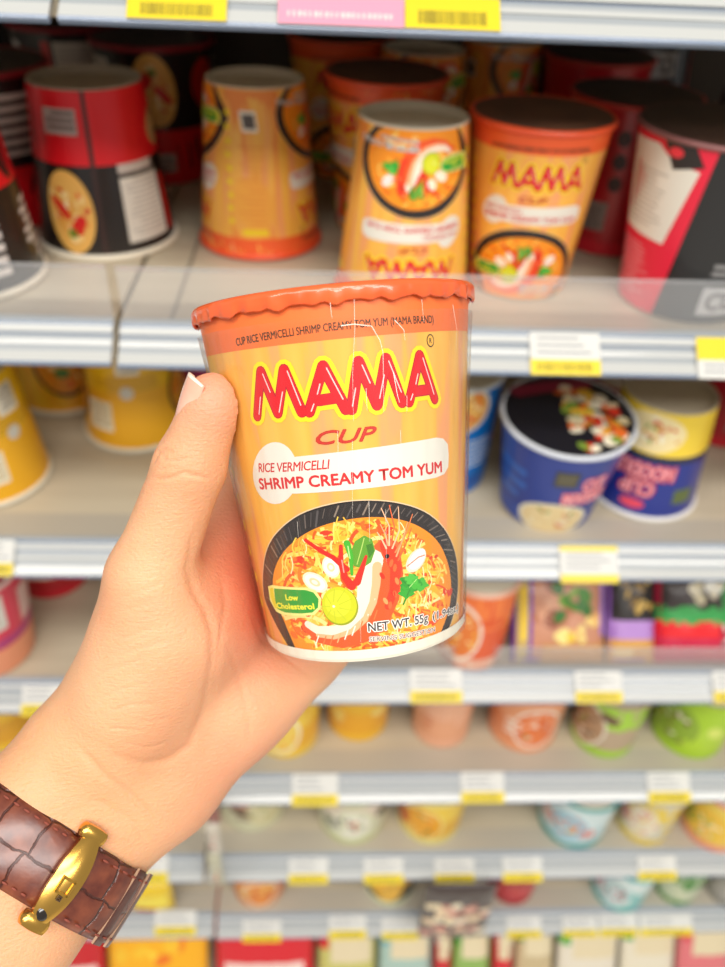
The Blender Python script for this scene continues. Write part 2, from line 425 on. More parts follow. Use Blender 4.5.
def orange_body_mat():
    m, nt, N, L, b = nodes('printed_orange_card')
    tc = N.new('ShaderNodeTexCoord'); mp = N.new('ShaderNodeMapping'); mp.inputs['Scale'].default_value = (135, 135, 3)
    nz = N.new('ShaderNodeTexNoise'); nz.inputs['Scale'].default_value = 1; nz.inputs['Detail'].default_value = 1.5
    cr = N.new('ShaderNodeValToRGB'); e = cr.color_ramp.elements
    e[0].position = .36; e[0].color = hx('#f9bb50'); e[1].position = .60; e[1].color = hx('#f4a366')
    x = e.new(.50); x.color = hx('#f8b247')
    L.new(tc.outputs['Object'], mp.inputs[0]); L.new(mp.outputs[0], nz.inputs[0]); L.new(nz.outputs[0], cr.inputs[0])
    L.new(cr.outputs[0], b.inputs['Base Color']); b.inputs['Roughness'].default_value = .38; b.inputs['Coat Weight'].default_value = .35; b.inputs['Coat Roughness'].default_value = .15
    return m
M_BODY = orange_body_mat()
M_CREAM = mat('#f1e8d2', .5)
M_ORIM = noise_mat('orange_rim_card', '#f66a32', '#f05c26', (60, 60, 60), 3, .32, coat=.6, bump=.25)
M_FOIL = noise_mat('paper_lid', '#c9bfae', '#b7ab99', (40, 40, 40), 2, .5)
M_DARKLID = noise_mat('dark_lid', '#8a4a2c', '#7a4128', (40, 40, 40), 2, .4)
def film_mat():
    m = bpy.data.materials.new('shrink_film'); m.use_nodes = True; nt = m.node_tree; N, L = nt.nodes, nt.links
    for n in list(N): N.remove(n)
    o = N.new('ShaderNodeOutputMaterial'); tr = N.new('ShaderNodeBsdfTransparent'); gl = N.new('ShaderNodeBsdfGlossy'); gl.inputs['Roughness'].default_value = .16
    mx = N.new('ShaderNodeMixShader'); lw = N.new('ShaderNodeLayerWeight'); lw.inputs['Blend'].default_value = .25
    mr = N.new('ShaderNodeMapRange'); mr.inputs['To Min'].default_value = .016; mr.inputs['To Max'].default_value = .55
    L.new(lw.outputs['Facing'], mr.inputs[0])
    tc = N.new('ShaderNodeTexCoord'); mp = N.new('ShaderNodeMapping'); mp.inputs['Scale'].default_value = (900, 900, 25)
    nz = N.new('ShaderNodeTexNoise'); nz.inputs['Scale'].default_value = 1; nz.inputs['Detail'].default_value = 3
    bp = N.new('ShaderNodeBump'); bp.inputs['Strength'].default_value = .6; bp.inputs['Distance'].default_value = .0006
    L.new(tc.outputs['Object'], mp.inputs[0]); L.new(mp.outputs[0], nz.inputs[0]); L.new(nz.outputs[0], bp.inputs['Height']); L.new(bp.outputs[0], gl.inputs['Normal'])
    L.new(mr.outputs[0], mx.inputs[0]); L.new(tr.outputs[0], mx.inputs[1]); L.new(gl.outputs[0], mx.inputs[2]); L.new(mx.outputs[0], o.inputs[0])
    return m
M_FILM = film_mat()

def cup_body(name, Rt, Rb, Hh, m_side, m_card, parent, rimr=.0016, seg=96):
    """paper cup wall with a recessed base"""
    bm = bmesh.new()
    lathe(bm, [(Rb, .0012), (Rt, Hh)], seg, 0)
    lathe(bm, [(0, .006), (Rb-.0018, .0058), (Rb-.0018, .0004), (Rb-.0012, 0), (Rb-.0002, .0002), (Rb, .0012)], seg, 1)
    return from_bm(name, bm, [m_side, m_card], parent, True, 40)
def cup_rim(Rt, Hh, m, parent, r=.0018, seg=96):
    bm = bmesh.new()
    lathe(bm, [(Rt+.0002+r*math.cos(a), Hh+r*math.sin(a)*1.1) for a in [-PI/2-.6+k*(2*PI)/12 for k in range(13)]], seg, 0)
    return from_bm('rim', bm, [m], parent, True)
def cup_lid(Rt, Hh, m, parent, dz=.0018):
    bm = bmesh.new(); lathe(bm, [(Rt, Hh+dz*.9), (Rt-.002, Hh+dz), (Rt*.5, Hh+dz+.0002), (0, Hh+dz+.0003)], 64, 0)
    return from_bm('foil_lid', bm, [m], parent, True)

def held_cup():
    t = empty('noodle_cup')
    Mx = Matrix(((E1.x, -E0.x, AX.x, Bc.x), (E1.y, -E0.y, AX.y, Bc.y), (E1.z, -E0.z, AX.z, Bc.z), (0, 0, 0, 1)))
    t.matrix_world = CM @ Mx
    tag(t, 'large orange shrimp tom yum noodle cup gripped in the hand at the front', 'noodle cup')
    cup_body('cup_body', RT, RB, H, M_BODY, M_CREAM, t, seg=128)
    fn = cone_map(RT, RB, H)
    def ring(u, v, off):
        R = RB+(RT-RB)*v/H+off; return (R*math.sin(u), -R*math.cos(u), v)
    # cream foot and orange shoulder run right round
    n = 128
    for z0, z1, c, l in ((.0012, .0042, '#f2e9d4', 40), (H-.0132, H, '#f77636', 0)):
        A = Art()
        for k in range(n):
            a0, a1 = 2*PI*k/n, 2*PI*(k+1)/n
            A.raw([(a0, z0), (a1, z0), (a1, z1), (a0, z1)], [(0, 1, 2, 3)], c, l)
        A.build('foot_band' if z0 < .01 else 'shoulder_band', ring, t, step=None)
    A = Art()
    front_art(A, True)
    info_art(A, -1.75); info_art(A, 1.72)
    front_art(A, False, PI)
    A.build('printed_label', fn, t, step=.0022, clip=.0015)
    # crimped rim
    bm = bmesh.new(); seg = 256; rnd = random.Random(5)
    ph = [rnd.uniform(0, 6) for _ in range(6)]
    prof = [(.0000, -.0028, 1.0), (.0006, -.0034, 1.), (.0011, -.0028, .9), (.0014, -.0014, .6), (.0018, .0000, .3), (.0018, .0008, .1), (.0012, .0017, .05), (.0002, .0020, 0), (-.002, .0014, 0), (-.008, .0010, 0), (-.024, .0012, 0)]
    rings = []
    for dr, dz, w in prof:
        rr = []
        for k in range(seg):
            a = 2*PI*k/seg
            wob = (math.sin(a*31+ph[0]+1.5*math.sin(3*a))*.5+math.sin(a*53+ph[1])*.3+math.sin(a*17+ph[2])*.4)
            wav = wob*.0008*w; wr = max(0, math.sin(a*44+ph[3]+math.sin(a*9)*1.4))*.0005*w
            R = RT+dr+wr+(.0007*abs(math.sin(a*22+ph[4]+math.sin(a*5)))*w)
            rr.append(bm.verts.new((R*math.sin(a), -R*math.cos(a), H+dz+wav)))
        rings.append(rr)
    for a, b in zip(rings, rings[1:]):
        for k in range(seg): bm.faces.new((a[k], a[(k+1) % seg], b[(k+1) % seg], b[k]))
    bm.faces.new(rings[-1])
    from_bm('rim', bm, [M_ORIM], t, True)
    # shrink wrap with a few standing creases
    bm = bmesh.new(); seg = 220; nv = 30; rings = []
    for j in range(nv+1):
        v = -.0003+(H-.0065)*j/nv; rr = []
        for k in range(seg):
            a = 2*PI*k/seg
            f = .5+.5*math.sin(a*13+2*math.sin(v*60)+.8)
            bridge = .0022*max(0, (v/H-.72)/.28)**2*(.4+.6*f)
            R = RB+(RT-RB)*v/H+.0009+bridge*.4+.00012*math.sin(a*37+v*90)+.00010*math.sin(a*61-v*140)
            rr.append(bm.verts.new((R*math.sin(a), -R*math.cos(a), v)))
        rings.append(rr)
    for a, b in zip(rings, rings[1:]):
        for k in range(seg): bm.faces.new((a[k], a[(k+1) % seg], b[(k+1) % seg], b[k]))
    fo = from_bm('shrink_wrap', bm, [M_FILM], t, True)
    tag(fo, 'clear plastic shrink wrap')
    # highlights along the wrap's folds, painted as sharp white lines
    bm = bmesh.new()
    M_FOLD_GLINT = mat('#fff4e6', .15, 0, 1, name='film_fold_glint')
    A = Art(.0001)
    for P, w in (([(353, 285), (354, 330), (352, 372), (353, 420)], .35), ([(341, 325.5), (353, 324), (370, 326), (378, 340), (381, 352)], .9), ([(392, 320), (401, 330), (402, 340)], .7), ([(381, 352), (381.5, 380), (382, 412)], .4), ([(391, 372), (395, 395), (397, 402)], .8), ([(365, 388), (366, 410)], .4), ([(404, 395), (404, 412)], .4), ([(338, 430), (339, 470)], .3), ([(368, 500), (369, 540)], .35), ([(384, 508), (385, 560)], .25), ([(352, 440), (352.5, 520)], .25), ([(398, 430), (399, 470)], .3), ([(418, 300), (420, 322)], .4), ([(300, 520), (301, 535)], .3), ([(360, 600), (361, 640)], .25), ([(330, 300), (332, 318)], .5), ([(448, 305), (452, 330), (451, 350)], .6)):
        A.stroke([U(x, y) for x, y in P], pxw(w), M_FOLD_GLINT, 2, pxw(w*.4))
    f2 = A.build('wrap_fold_glint', lambda u, v, o: fn(u, v, o+.0014), t, step=.002)
    bm.free()
    return t
held = held_cup()


# ------------------------------------------------------------------ the hand (one continuous surface grown from a distance field)
def cupP(phi, h, gap):
    """a point beside the cup: phi=0 faces the viewer, gap measured from the wall"""
    R = RB+(RT-RB)*min(max(h, 0), H)/H+gap
    return Bc+AX*h+(E0*math.cos(phi)+E1*math.sin(phi))*R
D_ = math.radians
CH = []                                                     # (a, b, ra, rb, blend)
def chain(pts, rs, k):
    for i in range(len(pts)-1): CH.append((pts[i], pts[i+1], rs[i], rs[i+1], k))
TH = [K(134, 690, .270), K(149, 578, .2560), K(190, 466, .2480), K(211, 408, .2440), K(213.5, 400, .2435)]
chain(TH[:3], [.0185, .0128, .0109], .006)
chain(TH[2:], [.0109, .0088, .0083], .003)
# metacarpal bed of the palm
WR = [K(60, 778, .273), K(78, 792, .275), K(96, 808, .276), K(110, 822, .277)]
MC = [cupP(D_(-119), .046, .0118), cupP(D_(-148), .022, .0118), cupP(D_(-172), .008, .0112), K(322, 640, .307)]
for w_, m_ in zip(WR, MC): CH.append((w_, m_, .0160, .0112, .012))
CH.append((MC[0], MC[1], .0105, .0105, .008)); CH.append((MC[1], MC[2], .0105, .0105, .008)); CH.append((MC[2], MC[3], .0105, .0100, .008))
# thenar and hypothenar pads
CH.append((K(200, 590, .277), cupP(D_(-116), .036, .0105), .0125, .0095, .016)); CH.append((K(225, 640, .284), cupP(D_(-128), .026, .0110), .0130, .0100, .016))
CH.append((K(170, 640, .268), K(110, 745, .272), .0200, .0180, .014))
CH.append((K(205, 600, .280), K(170, 700, .281), .0130, .0150, .012))
chain([K(296, 660, .301), K(243, 702, .292), K(164, 784, .283), K(99, 829, .275)], [.0125, .0150, .0160, .0160], .012)
# forearm, coming back towards the viewer
chain([K(69, 756, .271), K(25, 812, .264), K(-60, 935, .250), K(-260, 1230, .222)], [.0156, .0152, .0165, .0205], .012)
chain([K(99, 829, .275), K(80, 850, .271), K(30, 920, .261), K(-160, 1210, .228)], [.0160, .0155, .0160, .0205], .012)
chain([K(62, 822, .270), K(-110, 1070, .244)], [.0175, .0200], .012)
# fingers wrapped behind the cup
FING = []
def finger(mc, spec, rs):
    pts = [mc]+[cupP(D_(a), h, g) for a, h, g in spec]
    chain(pts, rs, .0022); FING.append(pts)
finger(MC[0], [(-160, .056, .0100), (-186, .063, .0092), (-201, .066, .0082)], [.0108, .0095, .0084, .0074])
finger(MC[1], [(-183, .036, .0104), (-204, .043, .0094), (-216, .046, .0084)], [.0108, .0097, .0086, .0076])
finger(MC[2], [(-198, .0175, .0100), (-214, .0225, .0092), (-224, .0240, .0082)], [.0105, .0092, .0082, .0074])
finger(MC[3], [(-206, .0015, .0088), (-217, .0055, .0082), (-225, .0075, .0074)], [.0098, .0082, .0074, .0066])
ARR = [(np.array(a), np.array(b), ra, rb, k) for a, b, ra, rb, k in CH]
def sdf(P):
    d = None
    for a, b, ra, rb, k in ARR:
        ab = b-a; t = np.clip(((P-a)@ab)/(ab@ab), 0, 1)
        q = np.linalg.norm(P-a-t[..., None]*ab, axis=-1)-(ra+(rb-ra)*t)
        if d is None: d = q
        else:
            h = np.clip(.5+.5*(d-q)/k, 0, 1)
            d = d*(1-h)+q*h-k*h*(1-h)
    return d
def cup_dist(P):
    q = P-np.array(Bc); h = q@np.array(AX); rr = np.linalg.norm(q-h[..., None]*np.array(AX), axis=-1)
    R = RB+(RT-RB)*np.clip(h, 0, H)/H+.0008
    d1 = rr-R; d2 = np.maximum(-h-.0006, h-H-.003)
    return np.maximum(d1, d2)
def field(P):
    return np.maximum(sdf(P), -cup_dist(P)+.0001)            # flesh is pressed flat where it meets the cup
def surface_nets(lo, hi, h):
    n = [int((hi[i]-lo[i])/h)+2 for i in range(3)]
    B = 8; nb = [(x+B-1)//B for x in n]
    n = [x*B for x in nb]
    V = np.full(n, 1.0, np.float32)
    gi = np.stack(np.meshgrid(*[np.arange(x) for x in nb], indexing='ij'), -1).reshape(-1, 3)
    cen = np.array(lo)+(gi*B+B/2)*h
    dc = field(cen)
    rad = B*h*.87+.006
    loc = np.stack(np.meshgrid(*[np.arange(B)]*3, indexing='ij'), -1).reshape(-1, 3)
    near = np.abs(dc) < rad
    for g in gi[(~near) & (dc < 0)]: V[g[0]*B:g[0]*B+B, g[1]*B:g[1]*B+B, g[2]*B:g[2]*B+B] = -1
    idx = gi[near]
    for s in range(0, len(idx), 400):
        blk = idx[s:s+400]
        P = np.array(lo)+(blk[:, None, :]*B+loc[None])*h
        v = field(P.reshape(-1, 3)).reshape(len(blk), B, B, B)
        for g, vv in zip(blk, v): V[g[0]*B:g[0]*B+B, g[1]*B:g[1]*B+B, g[2]*B:g[2]*B+B] = vv
    S = V < 0
    c = np.zeros([x-1 for x in n], np.uint8)
    for dx in (0, 1):
        for dy in (0, 1):
            for dz in (0, 1): c += S[dx:n[0]-1+dx, dy:n[1]-1+dy, dz:n[2]-1+dz]
    act = (c > 0) & (c < 8); cells = np.argwhere(act)
    vid = np.full(act.shape, -1, np.int32); vid[act] = np.arange(len(cells))
    acc = np.zeros((len(cells), 3)); cnt = np.zeros(len(cells))
    cor = [(0, 0, 0), (1, 0, 0), (0, 1, 0), (1, 1, 0), (0, 0, 1), (1, 0, 1), (0, 1, 1), (1, 1, 1)]
    cv = [V[cells[:, 0]+a, cells[:, 1]+b, cells[:, 2]+c_] for a, b, c_ in cor]
    for i in range(8):
        for j in range(i+1, 8):
            df = [cor[j][q]-cor[i][q] for q in range(3)]
            if sum(abs(x) for x in df) != 1: continue
            m = (cv[i] < 0) != (cv[j] < 0)
            t = cv[i]/(cv[i]-cv[j]+1e-12)
            p = np.array(cor[i])[None]+t[:, None]*np.array(df)[None]
            acc[m] += p[m]; cnt[m] += 1
    verts = np.array(lo)+(cells+acc/cnt[:, None])*h
    faces = []
    for ax in range(3):
        u, v_ = (ax+1) % 3, (ax+2) % 3
        sl0 = [slice(0, x-1) for x in n]; sl1 = list(sl0); sl1[ax] = slice(1, n[ax]) if True else None
        sl0[ax] = slice(0, n[ax]-1)
        A0 = S[:n[0]-1, :n[1]-1, :n[2]-1]
        sh = [slice(0, n[0]-1), slice(0, n[1]-1), slice(0, n[2]-1)]; sh[ax] = slice(1, n[ax])
        A1 = S[tuple(sh)]
        e = np.argwhere(A0 != A1)
        e = e[(e[:, u] > 0) & (e[:, v_] > 0)]
        du = np.zeros(3, int); du[u] = 1; dv = np.zeros(3, int); dv[v_] = 1
        q = np.stack([vid[tuple((e-x).T)] for x in (0*du, du, du+dv, dv)], 1)
        fl = A0[tuple(e.T)]
        q[~fl] = q[~fl][:, ::-1]
        faces.append(q)
    F_ = np.concatenate(faces); F_ = F_[(F_ >= 0).all(1)]
    return verts, F_
hv, hf = surface_nets((-.215, -.245, -.36), (.05, .045, -.190), .00125)
hm = bpy.data.meshes.new('hand'); hm.from_pydata(hv.tolist(), [], hf.tolist()); hm.update()
hb = bmesh.new(); hb.from_mesh(hm)
for _ in range(2): bmesh.ops.smooth_vert(hb, verts=hb.verts, factor=.5, use_axis_x=True, use_axis_y=True, use_axis_z=True)
# finer mesh on the side that shows every crease
fine = [f for f in hb.faces]
es = {e for f in fine for e in f.edges}
bmesh.ops.subdivide_edges(hb, edges=list(es), cuts=1, use_grid_fill=True, smooth=.6)
hb.normal_update()
CREASE = [  # polyline in photo pixels, half width mm, depth mm
    ([(203, 520), (193, 540), (188, 570), (195, 592), (206, 610), (213, 632), (213, 661), (205, 710), (190, 745), (170, 760), (143, 765), (115, 756), (94, 736)], 1.6, .42),
    ([(221, 570), (226, 605), (219, 646), (213, 690), (206, 725)], 1.2, .24),
    ([(226, 640), (236, 667), (248, 712), (250, 750)], 1.2, .18),
    ([(161, 834), (147, 811), (127, 792), (106, 777), (91, 761), (76, 743)], 1.2, .40),
    ([(150, 846), (132, 822), (108, 806), (86, 796)], 1.0, .22),
    ([(150, 478), (160, 479), (171, 478), (183, 473), (198, 476), (212, 480)], .6, .42),
    ([(152, 465), (158, 452), (165, 449), (175, 454)], .55, .38),
    ([(160, 452), (166, 460), (181, 461), (189, 455)], .5, .30),
    ([(157, 470), (170, 467), (180, 468)], .5, .22),
    ([(192, 536), (190, 548), (189, 562)], .5, .3),
    ([(88, 682), (108, 670), (146, 658)], .5, .14), ([(106, 713), (130, 705), (158, 704)], .5, .16), ([(103, 728), (120, 729), (146, 731)], .5, .16),
    ([(95, 700), (120, 690), (150, 683)], .5, .12), ([(120, 640), (150, 628), (175, 626)], .5, .12), ([(112, 600), (140, 592), (168, 580)], .5, .13),
    ([(116, 612), (150, 604)], .45, .1), ([(110, 660), (140, 648), (172, 640)], .5, .12), ([(120, 742), (145, 748), (170, 742)], .5, .14),
    ([(130, 720), (150, 722), (176, 716)], .5, .1), ([(330, 690), (300, 668), (262, 640), (250, 610)], .8, .2)]
cp = np.array([v.co[:] for v in hb.verts]); cn = np.array([v.normal[:] for v in hb.verts])
px = CX+cp[:, 0]/-cp[:, 2]*F; py = CY-cp[:, 1]/-cp[:, 2]*F
front = np.clip((cn@np.array([0, 0, 1]))*3, 0, 1)
dep = np.zeros(len(cp))
for pts, hw, dd in CREASE:
    best = np.full(len(cp), 1e9)
    L_ = [0]
    for a, b in zip(pts, pts[1:]): L_.append(L_[-1]+math.dist(a, b))
    tt = np.zeros(len(cp))
    for i, (a, b) in enumerate(zip(pts, pts[1:])):
        ax_, ay_ = b[0]-a[0], b[1]-a[1]; l2 = ax_*ax_+ay_*ay_
        t = np.clip(((px-a[0])*ax_+(py-a[1])*ay_)/l2, 0, 1)
        q = np.hypot(px-a[0]-t*ax_, py-a[1]-t*ay_)
        m = q < best; best[m] = q[m]; tt[m] = (L_[i]+t[m]*(L_[i+1]-L_[i]))/L_[-1]
    mm = best*.27/F*1000
    dep = np.maximum(dep, 1.7*dd*np.exp(-(mm/hw)**2)*np.clip(4*tt*(1-tt)*1.6, 0, 1))
cp = cp-cn*(dep*front*.001)[:, None]
for v, c in zip(hb.verts, cp): v.co = c
for f in hb.faces: f.smooth = True
def skin_mat():
    m, nt, N, L, b = nodes('skin')
    tc = N.new('ShaderNodeTexCoord')
    def noise(sc, det=3, mp=None):
        n = N.new('ShaderNodeTexNoise'); n.inputs['Scale'].default_value = sc; n.inputs['Detail'].default_value = det
        if mp:
            k = N.new('ShaderNodeMapping'); k.inputs['Scale'].default_value = mp[0]; k.inputs['Rotation'].default_value = mp[1]
            L.new(tc.outputs['Object'], k.inputs[0]); L.new(k.outputs[0], n.inputs[0])
        else: L.new(tc.outputs['Object'], n.inputs[0])
        return n
    n1 = noise(28, 3)
    cr = N.new('ShaderNodeValToRGB'); e = cr.color_ramp.elements
    e[0].position = .3; e[0].color = hx('#eab389'); e[1].position = .7; e[1].color = hx('#de9f76')
    L.new(n1.outputs[0], cr.inputs[0])
    # the palm is pinker than the forearm and the thumb back
    sx = N.new('ShaderNodeSeparateXYZ'); L.new(tc.outputs['Object'], sx.inputs[0])
    def dist(c, r0, r1):
        vm = N.new('ShaderNodeVectorMath'); vm.operation = 'DISTANCE'; vm.inputs[1].default_value = c
        L.new(tc.outputs['Object'], vm.inputs[0])
        mr = N.new('ShaderNodeMapRange'); mr.interpolation_type = 'SMOOTHSTEP'
        mr.inputs['From Min'].default_value = r1; mr.inputs['From Max'].default_value = r0
        L.new(vm.outputs['Value'], mr.inputs[0]); return mr
    last = cr.outputs[0]
    for c, r0, r1, col, f in ((K(262, 585, .285), .008, .050, '#c84e3a', .7), (K(235, 780, .29), .01, .05, '#d98069', .35), (K(40, 800, .28), .03, .075, '#dfa474', .55), (K(212, 385, .24), .004, .022, '#dd8a74', .5)):
        d = dist(c, r0, r1); mu = N.new('ShaderNodeMath'); mu.operation = 'MULTIPLY'; mu.inputs[1].default_value = f
        mx = N.new('ShaderNodeMix'); mx.data_type = 'RGBA'; L.new(d.outputs[0], mu.inputs[0]); L.new(mu.outputs[0], mx.inputs[0])
        L.new(last, mx.inputs[6]); mx.inputs[7].default_value = hx(col); last = mx.outputs[2]
    L.new(last, b.inputs['Base Color'])
    b.inputs['Roughness'].default_value = .48; b.inputs['Specular IOR Level'].default_value = .4
    b.inputs['Subsurface Weight'].default_value = .35; b.inputs['Subsurface Radius'].default_value = (1, .35, .18); b.inputs['Subsurface Scale'].default_value = .004
    n2 = noise(1, 2, ((260, 1500, 700), (0, 0, -.35))); n3 = noise(900, 2)
    vo = N.new('ShaderNodeTexVoronoi'); vo.feature = 'DISTANCE_TO_EDGE'; vo.inputs['Scale'].default_value = 650; L.new(tc.outputs['Object'], vo.inputs[0])
    a1 = N.new('ShaderNodeMath'); a1.operation = 'MULTIPLY_ADD'; a1.inputs[1].default_value = .8; L.new(n2.outputs[0], a1.inputs[0]); L.new(n3.outputs[0], a1.inputs[2])
    a2 = N.new('ShaderNodeMath'); a2.operation = 'MULTIPLY_ADD'; a2.inputs[1].default_value = .35; L.new(vo.outputs[0], a2.inputs[0]); L.new(a1.outputs[0], a2.inputs[2])
    bp = N.new('ShaderNodeBump'); bp.inputs['Strength'].default_value = .7; bp.inputs['Distance'].default_value = .00035
    L.new(a2.outputs[0], bp.inputs['Height']); L.new(bp.outputs[0], b.inputs['Normal'])
    return m
M_SKIN = skin_mat()
hand = from_bm('hand', hb, [M_SKIN]); bpy.data.meshes.remove(hm)
hand.matrix_world = CM
tag(hand, "person's left hand and bare forearm gripping the orange noodle cup from below left", 'hand')
M_NAIL = noise_mat('nail', '#f3bfa6', '#eeb096', (120, 120, 120), 2, .25, coat=.4)
M_NTIP = mat('#fbe9d6', .3)
def nail(c, n, up, w_, l_, curv=1.15):
    """a curved nail plate bedded in the finger; c centre, n outward normal, up towards the fingertip"""
    n = n.normalized(); up = (up-n*up.dot(n)).normalized(); s = up.cross(n)
    bm = bmesh.new(); nu, nv = 12, 14; R = w_/2/math.sin(curv/1.0*.8); top = []; bot = []
    for j in range(nv+1):
        v = j/nv; rt = []; rb = []
        for i in range(nu+1):
            u = -1+2*i/nu
            ww = (1-.25*max(0, .25-v)/.25*abs(u)) 
            a = u*.8*curv*ww
            y = (v-.5)*l_-(.10*l_*(u*u))*(1 if v > .8 else .0)*(v-.8)/.2+(.16*l_*(u*u))*(1-min(1, v/.3))
            z = R*math.cos(a)-R+.0003*math.sin(v*PI)-.0003*(1-v)
            p = c+s*(R*math.sin(a))+up*y+n*z
            rt.append(bm.verts.new(p)); rb.append(bm.verts.new(p-n*.0006))
        top.append(rt); bot.append(rb)
    for j in range(nv):
        for i in range(nu):
            f = bm.faces.new((top[j][i], top[j][i+1], top[j+1][i+1], top[j+1][i])); f.material_index = 1 if j >= nv-1 else 0
            bm.faces.new((bot[j][i], bot[j+1][i], bot[j+1][i+1], bot[j][i+1])).material_index = 1 if j >= nv-2 else 0
    for j in range(nv):
        for q in (0, nu): bm.faces.new((top[j][q], top[j+1][q], bot[j+1][q], bot[j][q]))
    for i in range(nu):
        for q in (0, nv): bm.faces.new((top[q][i], bot[q][i], bot[q][i+1], top[q][i+1])).material_index = 1 if q else 0
    bmesh.ops.recalc_face_normals(bm, faces=bm.faces)
    o = from_bm('fingernail', bm, [M_NAIL, M_NTIP], hand, True, 50)
    return o
tax = (TH[4]-TH[2]).normalized()
nn_ = Vector((-.88, .12, .46)); nn_ = (nn_-tax*nn_.dot(tax)).normalized()
o = nail(K(212, 404, .2440)+nn_*.0097, nn_, tax, .0128, .0140); o.name = 'thumbnail'; tag(o, 'pale thumbnail with a whiter free edge')
for pts, r in zip(FING, (.0074, .0076, .0074, .0066)):
    t = (pts[-1]-pts[-2]).normalized(); q = pts[-1]-Bc; n = (q-AX*q.dot(AX)).normalized()
    nail(pts[-1]+n*(r-.0004), n, t, .0105, .0115)

# ------------------------------------------------------------------ the wristwatch worn with its clasp on the inner wrist
WD = (K(-12, 928, .2555)-K(47, 843, .2680)).normalized()     # towards the elbow
WC = K(47, 843, .2680)
VN = (-WC).normalized(); N0 = (VN-WD*VN.dot(WD)).normalized(); S0 = WD.cross(N0).normalized()   # S0 towards the thumb side
def skin_r(c, th):
    d = N0*math.cos(th)+S0*math.sin(th); r = np.linspace(.008, .06, 105)
    P = np.array(c)[None]+r[:, None]*np.array(d)[None]
    v = sdf(P); i = int(np.argmax(v > 0)); a = v[i-1]/(v[i-1]-v[i])
    return r[i-1]+a*(r[i]-r[i-1])
def proj(p): return (CX+p.x/-p.z*F, CY-p.y/-p.z*F)
best = None
for k in range(-30, 31):
    c = WC+WD*(k*.001); p = proj(c+N0*(skin_r(c, 0)+.003))
    q = (p[0]-46)*(-.60)+(p[1]-868)*.80
    if best is None or abs(q) < best[0]: best = (abs(q), c)
WC = best[1]
SW = .0232
NT = 120
rad = []
for k in range(NT):
    th = 2*PI*k/NT; rad.append(sum(skin_r(WC+WD*x, th) for x in (-.0095, 0, .0095))/3+.0002)
for _ in range(3): rad = [(rad[k-1]+2*rad[k]+rad[(k+1) % NT])/4 for k in range(NT)]
def sr(th):
    x = (th/(2*PI)*NT) % NT; i = int(x); return rad[i % NT]*(1-(x-i))+rad[(i+1) % NT]*(x-i)
def wp(th, w, off): return WC+WD*w+(N0*math.cos(th)+S0*math.sin(th))*(sr(th)+off)
watch = empty('wristwatch'); watch.matrix_world = CM @ Matrix.Translation(WC)
tag(watch, 'brown crocodile leather wristwatch with a gold folding clasp worn on the wrist', 'wristwatch')
def wl(p): return p-WC
def strap_mat():
    m, nt, N, L, b = nodes('crocodile_leather')
    uv = N.new('ShaderNodeUVMap')
    br = N.new('ShaderNodeTexBrick'); br.inputs['Scale'].default_value = 1; br.inputs['Brick Width'].default_value = .0135; br.inputs['Row Height'].default_value = .0122
    br.inputs['Mortar Size'].default_value = .0006; br.inputs['Mortar Smooth'].default_value = 1; br.offset = .12
    nz = N.new('ShaderNodeTexNoise'); nz.inputs['Scale'].default_value = 140; nz.inputs['Detail'].default_value = 3
    mp = N.new('ShaderNodeMixRGB'); mp.blend_type = 'LINEAR_LIGHT'; mp.inputs[0].default_value = .0022
    L.new(uv.outputs[0], nz.inputs[0]); L.new(uv.outputs[0], mp.inputs[1]); L.new(nz.outputs[1], mp.inputs[2]); L.new(mp.outputs[0], br.inputs[0])
    cr = N.new('ShaderNodeValToRGB'); e = cr.color_ramp.elements; e[0].position = .35; e[0].color = hx('#5a2417'); e[1].position = .7; e[1].color = hx('#86442a')
    L.new(nz.outputs[0], cr.inputs[0])
    mx = N.new('ShaderNodeMixRGB'); L.new(br.outputs['Fac'], mx.inputs[0]); L.new(cr.outputs[0], mx.inputs[1]); mx.inputs[2].default_value = hx('#4a1d14')
    L.new(mx.outputs[0], b.inputs['Base Color']); b.inputs['Roughness'].default_value = .3; b.inputs['Coat Weight'].default_value = .5; b.inputs['Coat Roughness'].default_value = .2
    iv = N.new('ShaderNodeMath'); iv.operation = 'SUBTRACT'; iv.inputs[0].default_value = 1; L.new(br.outputs['Fac'], iv.inputs[1])
    ad = N.new('ShaderNodeMath'); ad.operation = 'MULTIPLY_ADD'; ad.inputs[1].default_value = .35; L.new(nz.outputs[0], ad.inputs[0]); L.new(iv.outputs[0], ad.inputs[2])
    bp = N.new('ShaderNodeBump'); bp.inputs['Strength'].default_value = .9; bp.inputs['Distance'].default_value = .0007
    L.new(ad.outputs[0], bp.inputs['Height']); L.new(bp.outputs[0], b.inputs['Normal'])
    return m
M_STRAP = strap_mat()
M_LEATH = noise_mat('brown_leather', '#5a281b', '#4a1d14', (300, 300, 300), 3, .4, coat=.3, bump=.3)
M_EDGE = mat('#6b3a2a', .6, name='strap_edge')
M_THREAD = mat('#8a4434', .7, name='thread')
M_GOLD = mat('#e2b056', .22, 1.0, name='polished_gold')
M_GOLD2 = mat('#c99a45', .3, 1.0, name='brushed_gold')
